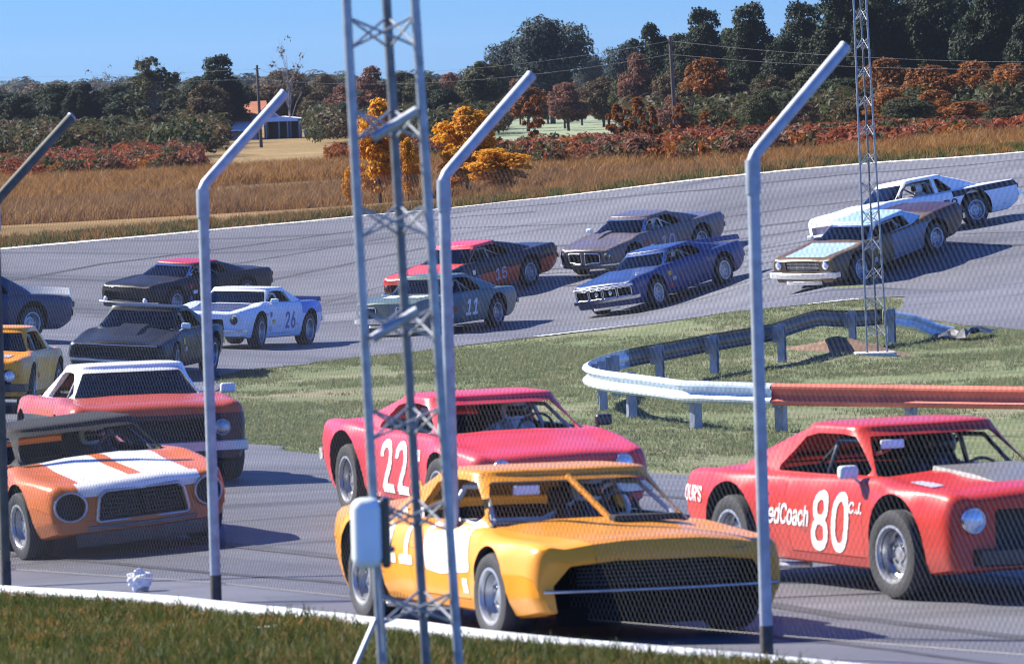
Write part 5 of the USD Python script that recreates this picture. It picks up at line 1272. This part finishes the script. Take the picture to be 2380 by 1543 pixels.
KINDS = {}
def tree_kind(name, leaf, bark='bark', h=10.0, w=7.0, base=.22, nl=26, ncards=5200, size=.26, seed=1, lobe=(.13, .24), shape='round', sparse=0.0, trunk=.18):
    rg = np.random.default_rng(seed)
    root = stage.CreateClassPrim('/World/' + name)
    used['/World/' + name] = 0
    zc, hz_ = h * (base + (1 - base) / 2), h * (1 - base) / 2
    L = []
    while len(L) < nl:
        p = rg.uniform(-1, 1, 3)
        q = np.linalg.norm(p)
        if q > 1 or q < .25: continue
        if shape == 'round': f = 1.0
        elif shape == 'cone': f = np.clip(1.05 - .75 * (p[2] * .5 + .5), .2, 1)
        elif shape == 'vase': f = .55 + .45 * (p[2] * .5 + .5)
        elif shape == 'top': f = .45 + .65 * np.clip(p[2] * .5 + .6, 0, 1)
        r = rg.uniform(*lobe) * (1.0 if sparse else 1.3) * w * (1.05 - .35 * q)
        L.append((np.array([p[0] * f * (w / 2 - r * .6), p[1] * f * (w / 2 - r * .6), zc + p[2] * (hz_ - r * .55)]), r))
    L.append((np.array([0, 0, h - lobe[1] * w * .7]), lobe[1] * w * .7))
    mb = MB()
    top = np.array([rg.normal(0, .15), rg.normal(0, .15), h * .80])
    tr = np.array([[0, 0, -.4], [.03, .02, h * .18], [top[0] * .4, top[1] * .4, h * .45], top])
    mb.tube(tr, [trunk * 1.25, trunk, trunk * .62, trunk * .16], 9)
    for c, r in L[: (nl if sparse > .3 else 16)]:
        z0 = min(max(h * .14, c[2] - rg.uniform(.14, .34) * h), h * .7)
        s0 = np.array([np.interp(z0, tr[:, 2], tr[:, i]) for i in range(3)])
        mid = (s0 + c) / 2 + [0, 0, .05 * h] + rg.normal(0, .12, 3)
        mb.tube([s0, mid, c], [trunk * .34, trunk * .2, trunk * .06], 6)
        if sparse > .3:
            for _ in range(7):
                e = c + rg.normal(0, 1, 3) * r * [1, 1, .6] + [0, 0, r * .9]
                mb.tube([c * .7 + mid * .3, (c + e) / 2 + rg.normal(0, .1, 3), e], [trunk * .09, trunk * .05, .008], 4, False)
    wd = np.array([r ** 2 for c, r in L]); cnt = (ncards * wd / wd.sum()).astype(int)
    C, Nn = [], []
    for (c, r), n in zip(L, cnt):
        d = rg.normal(0, 1, (n, 3)); d /= np.linalg.norm(d, axis=1, keepdims=True)
        d[:, 2] = np.where(d[:, 2] < -.5, -d[:, 2], d[:, 2])
        rad = r * rg.uniform(.55, 1.12, n)[:, None] * (.8 + .4 * meshkit.noise(d * 2.2 + c, seed)[:, None])
        C.append(c + d * rad * [1, 1, .82]); Nn.append(d + [0, 0, .35])
    v, q = cards(np.vstack(C), np.vstack(Nn), size, rg)
    p = mb.build('trunk', bark, root, 60)
    write_mesh(path_of('crown', root), v, q, leaf)
    KINDS[name] = (h, w, root.GetPath())

tree_kind('oak_dark_kind', 'leaf_bluegreen', h=11, w=10, nl=48, ncards=15000, size=.19, seed=3, lobe=(.08, .24), shape='top', base=.2, trunk=.26)
tree_kind('pine_dark_kind', 'leaf_darkgreen', h=11, w=7, nl=46, ncards=15000, size=.19, seed=4, base=.03, lobe=(.08, .24))
tree_kind('tall_dark_kind', 'leaf_darkgreen', h=13, w=8, nl=60, ncards=19000, size=.19, seed=5, base=.03, lobe=(.07, .22))
tree_kind('green_kind', 'leaf_green', h=8, w=7, nl=34, ncards=9500, size=.18, seed=6, base=.06, lobe=(.08, .24))
tree_kind('olive_kind', 'leaf_olive', h=8, w=7, nl=34, ncards=9500, size=.18, seed=7, base=.05, lobe=(.08, .24))
tree_kind('brown_kind', 'leaf_brown', h=8, w=7, nl=32, ncards=8500, size=.18, seed=8, base=.06, lobe=(.08, .24))
tree_kind('orange_kind', 'leaf_orange', h=6, w=5, nl=30, ncards=6000, size=.14, seed=9, base=.12, lobe=(.08, .22))
tree_kind('rose_kind', 'leaf_rose', h=7, w=6, nl=28, ncards=7500, size=.17, seed=10, base=.08, lobe=(.08, .22))
tree_kind('red_kind', 'leaf_red', h=5, w=5, nl=20, ncards=3600, size=.2, seed=11, base=.1)
tree_kind('yellow_kind', 'leaf_yellow', h=3.4, w=2.2, nl=60, ncards=7500, size=.07, seed=12, base=.05, lobe=(.08, .19), trunk=.06)
tree_kind('yellow_spread_kind', 'leaf_yellow', h=3.4, w=2.8, nl=34, ncards=5200, size=.078, seed=13, base=.06, lobe=(.10, .18), trunk=.06, shape='vase')
tree_kind('sparse_kind', 'leaf_olive', h=9, w=6, nl=24, ncards=1500, size=.17, seed=14, base=.25, sparse=.6, lobe=(.10, .17))
tree_kind('bare_kind', 'leaf_brown', 'bark_pale', h=9, w=4.5, nl=22, ncards=260, size=.13, seed=15, base=.25, sparse=.8, lobe=(.10, .16), trunk=.11)
tree_kind('sapling_kind', 'leaf_orange', h=3.6, w=2.0, nl=16, ncards=1500, size=.11, seed=16, base=.28, lobe=(.11, .2), sparse=.4, trunk=.045)

def plant_tree(px, ytop, wpx, d, kind, label, group=None, name='tree', dy=0):
    h0, w0, pth = KINDS[kind]
    p = at(px, ytop, d)
    g_ = float(Z(p[0], p[1]))
    hh = max(p[2] - g_, 1.2)
    ww = wpx / FPX * d * K
    x = UsdGeom.Xform.Define(stage, path_of(name))
    x.AddTranslateOp().Set(Gf.Vec3d(float(p[0]), float(p[1] + dy), g_))
    x.AddRotateZOp().Set(float(rng.uniform(0, 360)))
    x.AddScaleOp().Set(Gf.Vec3f(ww / w0, ww / w0, hh / h0))
    pr = x.GetPrim(); pr.GetReferences().AddInternalReference(pth); pr.SetInstanceable(True)
    return tag(pr, label, 'tree', group)

TREES = [
 # the wood on the left
 (60, 216, 150, 330, 'pine_dark_kind', 'low dark tree at the left edge behind the grey shed'),
 (135, 232, 120, 325, 'pine_dark_kind', 'dark rounded tree second from the left edge behind the shed'),
 (205, 160, 90, 315, 'bare_kind', 'thin bare pale tree rising left of the sparse crowned tree'),
 (255, 148, 60, 340, 'bare_kind', 'slender bare tree just right of the thin pale one at left'),
 (150, 196, 46, 335, 'bare_kind', 'small bare sapling tree leftmost in the left wood'),
 (300, 213, 150, 290, 'pine_dark_kind', 'broad dark evergreen under the sparse crowned tree'),
 (352, 130, 165, 270, 'sparse_kind', 'tall tree with thin open crown in the left wood'),
 (420, 218, 130, 300, 'olive_kind', 'olive brown tree between the sparse tree and the dark round topped tree'),
 (516, 124, 120, 300, 'tall_dark_kind', 'tall dark tree with rounded top left of the house'),
 (480, 190, 120, 285, 'brown_kind', 'russet brown tree at the foot of the tall dark round topped tree'),
 (566, 196, 90, 330, 'olive_kind', 'olive tree directly behind the left end of the house'),
 (660, 158, 150, 335, 'brown_kind', 'wide brown leaved tree behind the carport roof'),
 (668, 80, 95, 300, 'bare_kind', 'tall bare tree with fine twigs right of the utility pole by the house'),
 (745, 210, 120, 330, 'brown_kind', 'brown tree right of the carport behind the white trailer'),
 (700, 200, 90, 350, 'green_kind', 'green tree half hidden behind the carport'),
 (800, 196, 110, 320, 'rose_kind', 'dull pink tree behind the left leg of the near tower'),
 # the middle
 (862, 152, 120, 300, 'rose_kind', 'pinkish red tree seen between the legs of the near tower'),
 (930, 168, 120, 310, 'pine_dark_kind', 'dark tree right behind the middle leg of the near tower'),
 (985, 176, 110, 300, 'olive_kind', 'olive tree just right of the near tower'),
 (1045, 168, 110, 330, 'rose_kind', 'rose red tree left of the orange brown tree by the big oak'),
 (1035, 205, 110, 290, 'pine_dark_kind', 'dark bushy tree above the bright yellow tree'),
 (1120, 140, 130, 300, 'olive_kind', 'orange brown tree leaning on the left side of the big oak'),
 (1180, 88, 120, 330, 'oak_dark_kind', 'lower left companion of the big blue green oak'),
 (1278, 38, 215, 320, 'oak_dark_kind', 'big blue green oak standing highest in the middle'),
 (1225, 200, 110, 285, 'orange_kind', 'orange tree under the left half of the big oak'),
 (1318, 190, 110, 280, 'rose_kind', 'rose pink tree in front of the big oak trunk'),
 (1375, 128, 80, 420, 'oak_dark_kind', 'small hazy blue tree in the gap right of the big oak'),
 (1400, 176, 110, 290, 'brown_kind', 'brown tree between the big oak and the right hand wood'),
 # the wood on the right
 (1450, 96, 110, 300, 'oak_dark_kind', 'first dark tree of the right hand wood, right of the sky gap'),
 (1510, 50, 120, 290, 'tall_dark_kind', 'tall dark tree left of the tall utility pole'),
 (1480, 120, 110, 265, 'rose_kind', 'pinkish orange tree left of the tall utility pole'),
 (1622, 14, 130, 275, 'tall_dark_kind', 'tall dark tree directly right of the tall utility pole'),
 (1575, 72, 110, 300, 'green_kind', 'green tree behind the tall utility pole'),
 (1690, 60, 120, 290, 'green_kind', 'green tree between the two tall dark trees right of the utility pole'),
 (1752, 2, 140, 270, 'tall_dark_kind', 'tall dark tree behind the arm of the right fence post'),
 (1850, 0, 150, 265, 'tall_dark_kind', 'tall dark tree left of the thin tower'),
 (1935, -50, 170, 255, 'tall_dark_kind', 'very tall dark tree directly behind the thin tower'),
 (2045, -40, 150, 250, 'tall_dark_kind', 'very tall dark tree right of the thin tower'),
 (2190, -60, 170, 250, 'tall_dark_kind', 'very tall dark tree right of the small sky gap'),
 (2300, -70, 180, 245, 'tall_dark_kind', 'very tall dark tree near the right edge'),
 (2420, -60, 180, 240, 'tall_dark_kind', 'very tall dark tree cut by the right edge'),
 (2120, 30, 140, 275, 'pine_dark_kind', 'dark tree under the small sky gap at upper right'),
 (1640, 132, 120, 240, 'orange_kind', 'orange tree right of the tall utility pole'),
 (1560, 160, 110, 250, 'brown_kind', 'brown leaved tree at the foot of the tall utility pole'),
 (1720, 190, 120, 240, 'brown_kind', 'brown tree behind the lower arm of the right fence post'),
 (1800, 200, 120, 245, 'olive_kind', 'olive tree between the right fence post and the thin tower'),
 (1890, 150, 120, 250, 'olive_kind', 'olive brown tree just left of the thin tower'),
 (2060, 132, 130, 225, 'orange_kind', 'rust orange tree just right of the thin tower'),
 (2165, 150, 150, 220, 'orange_kind', 'large rust orange tree above the roof of the white car'),
 (2260, 140, 140, 228, 'orange_kind', 'rust orange tree right of the largest orange tree'),
 (2350, 145, 140, 220, 'orange_kind', 'rust orange tree cut by the right edge'),
 (2110, 225, 130, 205, 'olive_kind', 'low olive tree below the rust orange trees'),
 (2240, 235, 130, 205, 'orange_kind', 'low orange tree in front of the larger rust orange trees'),
 (2340, 250, 120, 195, 'olive_kind', 'low olive bushy tree near the right edge behind the track'),
 (2010, 200, 110, 215, 'brown_kind', 'brown tree seen through the thin tower'),
]
for t in TREES: plant_tree(*t)
plant_tree(876, 226, 140, 126, 'yellow_kind', 'bright yellow tree seen between the legs of the near tower')
plant_tree(815, 400, 44, 125, 'yellow_kind', 'small yellow bush left of the near tower by the track edge')
plant_tree(945, 320, 60, 124, 'yellow_kind', 'slim yellow shrub right of the yellow tree behind the near tower')
plant_tree(1078, 246, 150, 126, 'yellow_kind', 'bright yellow tree behind the bend of the middle fence post')
plant_tree(1160, 345, 190, 124, 'yellow_spread_kind', 'thin spreading yellow tree right of the middle fence post')
for i, (px, yt, w, d, lab) in enumerate(((1430, 240, 60, 175, 'leftmost orange sapling standing in the pale meadow'), (1478, 225, 70, 172, 'orange yellow sapling in front of the pale meadow'), (1512, 245, 55, 168, 'third orange sapling from the left at the meadow edge'),
        (1640, 260, 60, 175, 'thin orange sapling right of the tall utility pole foot'), (1700, 275, 55, 178, 'thin sapling with few leaves behind the right fence arm'), (1800, 270, 60, 175, 'thin rusty sapling between right post and thin tower'), (1240, 220, 60, 190, 'thin orange sapling under the arm of the middle fence post'), (1580, 240, 60, 180, 'thin sapling just right of the pole foot'))):
    plant_tree(px, yt, w, d, 'sapling_kind', lab, name='sapling')
# filling rows behind, trees that nothing tells apart
ORD = ['leftmost', 'second', 'third', 'fourth', 'fifth', 'sixth', 'seventh', 'eighth', 'ninth', 'tenth', 'eleventh', 'twelfth']
TONE = {'pine_dark_kind': 'dark', 'tall_dark_kind': 'tall dark', 'brown_kind': 'brown', 'olive_kind': 'olive', 'green_kind': 'green', 'rose_kind': 'dull red', 'orange_kind': 'orange'}
def filler(n, x0, x1, y0, y1, w, d0, d1, kinds, label, group, sil=None):
    for i in range(n):
        px = x0 + (x1 - x0) * (i + rng.uniform(.1, .9)) / n
        k = kinds[int(rng.integers(len(kinds)))]
        plant_tree(px, rng.uniform(y0, y1), rng.uniform(.8, 1.25) * w, rng.uniform(d0, d1), k, ORD[i] + ' ' + TONE[k] + ' ' + label, group)
filler(12, -60, 540, 165, 225, 130, 290, 340, ['pine_dark_kind', 'tall_dark_kind'], 'tree from the left, deep in the left wood', 'dark trees filling the left wood')
filler(8, -40, 520, 262, 292, 95, 250, 280, ['brown_kind', 'olive_kind'], 'tree from the left along the front of the left wood', 'low brown trees in front of the left wood')
filler(11, 560, 1150, 168, 205, 95, 340, 390, ['brown_kind', 'olive_kind', 'pine_dark_kind', 'green_kind'], 'tree from the left in the row behind the house', 'trees in the row behind the house')
filler(9, 760, 1180, 225, 258, 85, 270, 310, ['pine_dark_kind', 'olive_kind', 'brown_kind'], 'tree from the left along the front of the middle wood', 'low trees in the middle wood')
filler(8, 1180, 1480, 175, 225, 80, 290, 330, ['brown_kind', 'rose_kind', 'olive_kind'], 'tree from the left behind the pale meadow', 'low trees behind the meadow')
filler(12, 1460, 2480, 90, 160, 120, 280, 300, ['tall_dark_kind', 'green_kind', 'pine_dark_kind'], 'tree from the left, deep in the right hand wood', 'trees deep in the right wood')
filler(10, 1520, 2060, 205, 250, 80, 210, 245, ['brown_kind', 'olive_kind', 'rose_kind'], 'tree from the left along the front of the right wood', 'low trees in front of the right wood')
filler(12, 1560, 2480, 150, 215, 110, 228, 262, ['olive_kind', 'brown_kind', 'green_kind'], 'tree from the left in the middle tier of the right wood', 'trees in the middle tier of the right wood')
filler(8, 1960, 2480, 190, 245, 105, 206, 226, ['orange_kind', 'brown_kind'], 'tree from the left in the low orange tier at the right', 'trees in the low orange tier at the right')
filler(12, 1440, 2480, 112, 175, 105, 250, 285, ['olive_kind', 'green_kind', 'brown_kind', 'pine_dark_kind'], 'tree from the left in the upper tier of the right wood', 'trees in the upper tier of the right wood')
filler(11, 1950, 2480, -70, 15, 150, 262, 290, ['tall_dark_kind'], 'tree from the left closing the upper right corner', 'tall dark trees in the upper right')

# ------------------------------------------------------------------ ground cover
def proto_mesh(path, v, f, mat):
    return write_mesh(path, v, f, mat)
def blades(n, h, spread, w, rg, lean=.45):
    c = rg.normal(0, spread, (n, 2)); g = rg.uniform(0, 2 * np.pi, n)
    hh = h * rg.uniform(.5, 1.2, n); ln = rg.normal(0, lean, (n, 2)) * hh[:, None]
    dx = np.stack([np.cos(g), np.sin(g)], -1) * w
    z0 = np.zeros((n, 1))
    b0, b1 = np.c_[c - dx, z0 - .01], np.c_[c + dx, z0 - .01]
    m0, m1 = np.c_[c + ln * .4 - dx * .8, hh * .6], np.c_[c + ln * .4 + dx * .8, hh * .6]
    t = np.c_[c + ln, hh]
    v = np.stack([b0, b1, m1, m0, t], 1).reshape(-1, 3); k = np.arange(n)[:, None] * 5
    return v, np.vstack([k + [0, 1, 2], k + [0, 2, 3], k + [3, 2, 4]])
def scatter(name, label, protos, pos, scale, rg):
    pth = path_of(name)
    pi = UsdGeom.PointInstancer.Define(stage, pth)
    for i, (v, f, mat) in enumerate(protos):
        pp = f'{pth}/clump_{i + 1:03d}'
        proto_mesh(pp, v, f, mat); pi.GetPrototypesRel().AddTarget(pp)
    n = len(pos)
    pi.CreateProtoIndicesAttr(Vt.IntArray.FromNumpy(rg.integers(0, len(protos), n).astype(np.int32)))
    pi.CreatePositionsAttr(Vt.Vec3fArray.FromNumpy(pos.astype(np.float32)))
    a = rg.uniform(0, np.pi, n)
    q = np.zeros((n, 4), np.float32); q[:, 3] = np.cos(a); q[:, 2] = np.sin(a)          # i, j, k, real
    pi.CreateOrientationsAttr(Vt.QuathArray([Gf.Quath(float(x[3]), 0, 0, float(x[2])) for x in q]))
    pi.CreateScalesAttr(Vt.Vec3fArray.FromNumpy((np.ones((n, 3)) * np.asarray(scale).reshape(n, -1)).astype(np.float32)))
    return tag(pi.GetPrim(), label, kind='stuff')
def in_frustum(n, d0, d1, px0, px1, rg):
    """Even random spots on the ground of a wedge in front of the viewing place."""
    y = np.sqrt(rg.uniform((d0 * K) ** 2, (d1 * K) ** 2, n)); x = (rg.uniform(px0, px1, n) - CX) / FPX * y
    return x, y
rg = np.random.default_rng(21)
# verge
x, y = in_frustum(30000, 18, 40, -250, 2600, rg)
vp = Polygon(near_edge + [(60, 20), (60, -5), (-60, -5), (-60, 60)]).buffer(0)
near_poly = LineString(near_edge)
def side_of_kerb(x, y):
    """Positive on the camera's side of the kerb."""
    xs = np.array(near_edge)[:, 0]; o = np.argsort(xs); return np.interp(x, xs[o], np.array(near_edge)[o, 1]) - y
k = side_of_kerb(x, y) > .24 - .24 * meshkit.noise(np.stack([x * 4, y * 4, x * 0], -1))
x, y = x[k], y[k]
pr = [blades(16, .10, .05, .004, rg) + ('grass_green',) for _ in range(3)] + [blades(12, .14, .06, .004, rg) + ('grass_green',), blades(12, .10, .06, .004, rg) + ('grass_dry',)]
sc = (.6 + .9 * meshkit.noise(np.stack([x * 1.1, y * .7, x * 0], -1), 4)) * np.clip(.55 + side_of_kerb(x, y) / 3.0, .55, 1)
scatter('verge_grass', 'rough green grass on the verge below the kerb', pr, np.c_[x, y, Z(x, y)], sc, rg)
# infield
x, y = in_frustum(52000, 47, 93, 400, 2450, rg)
inside = shapely.contains_xy(infield.buffer(-.05), x, y)
dens = meshkit.fbm(np.stack([x * .35, y * .25, x * 0], -1), 3, 9)
k = inside & (dens + rg.uniform(-.16, .16, len(x)) > .47)
x, y = x[k], y[k]
pr = [blades(14, .045, .07, .005, rg, .9) + ('grass_infield',) for _ in range(3)] + [blades(10, .05, .06, .005, rg) + ('grass_tan',)]
scatter('infield_grass', 'short patchy grass of the infield', pr, np.c_[x, y, Z(x, y)], .6 + .9 * rg.random(len(x)), rg)
# field behind the track
x, y = in_frustum(30000, 112, 200, -80, 2500, rg)
fe = np.array(far_edge); edge_y = np.interp(x, fe[:, 0], fe[:, 1])
off = y - edge_y
nn = meshkit.fbm(np.stack([x * .12, y * .08, x * 0], -1), 3, 11)
k = (off > 2.6) & (nn > .42)
x, y, off, nn = x[k], y[k], off[k], nn[k]
pr = [blades(18, .38, .18, .010, rg, .7) + ('grass_dry',) for _ in range(3)] + [blades(18, .42, .18, .010, rg, .7) + ('grass_reed',) for _ in range(2)]
scatter('field_grass', 'tall dry brown grass of the autumn field behind the track', pr, np.c_[x, y, Z(x, y)], np.clip(.35 + off / 25, .35, 1.25) * (.7 + .6 * rg.random(len(x))), rg)
x, y = in_frustum(26000, 104, 126, -80, 2500, rg)
off = y - np.interp(x, fe[:, 0], fe[:, 1]); k = (off > .3) & (off < 3.4); x, y = x[k], y[k]
pr = [blades(16, .16, .10, .008, rg) + ('grass_green',) for _ in range(2)] + [blades(16, .2, .10, .008, rg) + ('grass_dry',)]
scatter('edge_grass', 'green strip of grass along the outer edge of the far track', pr, np.c_[x, y, Z(x, y)], .7 + .6 * rg.random(len(x)), rg)
# sumac
def bush(n, h, w, size, rg):
    c = rg.normal(0, 1, (n, 3)); c /= np.linalg.norm(c, axis=1, keepdims=True)
    c = c * (rg.uniform(.35, 1.0, n) ** .6)[:, None] * [w / 2, w / 2, h * .42]; c[:, 2] += h * .58
    return cards(c, c - [0, 0, h * .4] + [0, 0, .3], size, rg, .5)
pr = [bush(150, 1.0, 1.2, .11, rg) + ('leaf_red',) for _ in range(2)] + [bush(130, .9, 1.2, .11, rg) + ('leaf_orange',), bush(130, 1.0, 1.2, .11, rg) + ('leaf_olive',), bush(120, .9, 1.1, .11, rg) + ('leaf_brown',), bush(130, 1.0, 1.1, .11, rg) + ('leaf_rose',)]
x, y = in_frustum(3600, 124, 200, 1120, 2500, rg)
px = x / y * FPX + CX; mid = np.interp(px, [1120, 1500, 1900, 2500], [180, 172, 154, 136]) * K
nn = meshkit.fbm(np.stack([x * .10, y * .05, x * 0], -1), 3, 5); k = (nn > .42) & (np.abs(y - mid) < 17 * (.5 + nn)); xa, ya = x[k], y[k]
x, y = in_frustum(1500, 196, 245, -60, 1120, rg)
nn = meshkit.fbm(np.stack([x * .10, y * .04, x * 0], -1), 3, 15); px = x / y * FPX + CX
k = (nn > .55) & ~((px > 470) & (px < 790)); xb, yb = x[k], y[k]
x, y = np.r_[xa, xb], np.r_[ya, yb]
scatter('sumac_thicket', 'band of red leaved sumac bushes between field and wood', pr, np.c_[x, y, Z(x, y)], .65 + .65 * rg.random(len(x)), rg)
# undergrowth at the foot of the woods
pr = [bush(150, 1.8, 1.9, .17, rg) + (m,) for m in ('leaf_olive', 'leaf_brown', 'leaf_green', 'leaf_brown', 'leaf_olive')]
x, y = in_frustum(700, 215, 300, 1480, 2520, rg); xa, ya = x, y
x, y = in_frustum(420, 238, 320, -80, 520, rg); xb, yb = x, y
x, y = in_frustum(260, 262, 320, 745, 1180, rg)
x, y = np.r_[xa, xb, x], np.r_[ya, yb, y]
scatter('undergrowth', 'mixed brown and green undergrowth at the foot of the woods', pr, np.c_[x, y, Z(x, y)], .7 + .7 * rg.random(len(x)), rg)
# far woods
pr = [bush(420, 13, 13, 1.1, rg) + ('leaf_bluegreen',), bush(420, 11, 12, 1.0, rg) + ('leaf_brown',), bush(420, 12, 12, 1.0, rg) + ('leaf_green',)]
x, y = in_frustum(520, 620, 1050, -300, 2600, rg)
scatter('distant_wood', 'far wooded skyline fading into blue haze', pr, np.c_[x, y, Z(x, y)], .24 + .2 * rg.random(len(x)) + .16 * meshkit.noise(np.stack([x * .02, x * 0, x * 0], -1)), rg)

# ------------------------------------------------------------------ haze
mk('haze_air', {'v': ('principled_volume', {'color': (0.80, 0.88, 1.0), 'density': 0.00004, 'anisotropy': 0.3})}, surface=None, volume='v.volume')
hb = np.array([[a, b, c] for a in (-1000, 1000) for b in (-40, 3600) for c in (-3.5, 32)])
hf = np.array([[0, 1, 3, 2], [4, 6, 7, 5], [0, 4, 5, 1], [2, 3, 7, 6], [0, 2, 6, 4], [1, 5, 7, 3]])
tag(write_mesh(path_of('haze'), hb, np.vstack([hf[:, [0, 1, 2]], hf[:, [0, 2, 3]]]), 'haze_air'), 'thin blue autumn haze in the air', kind='stuff')
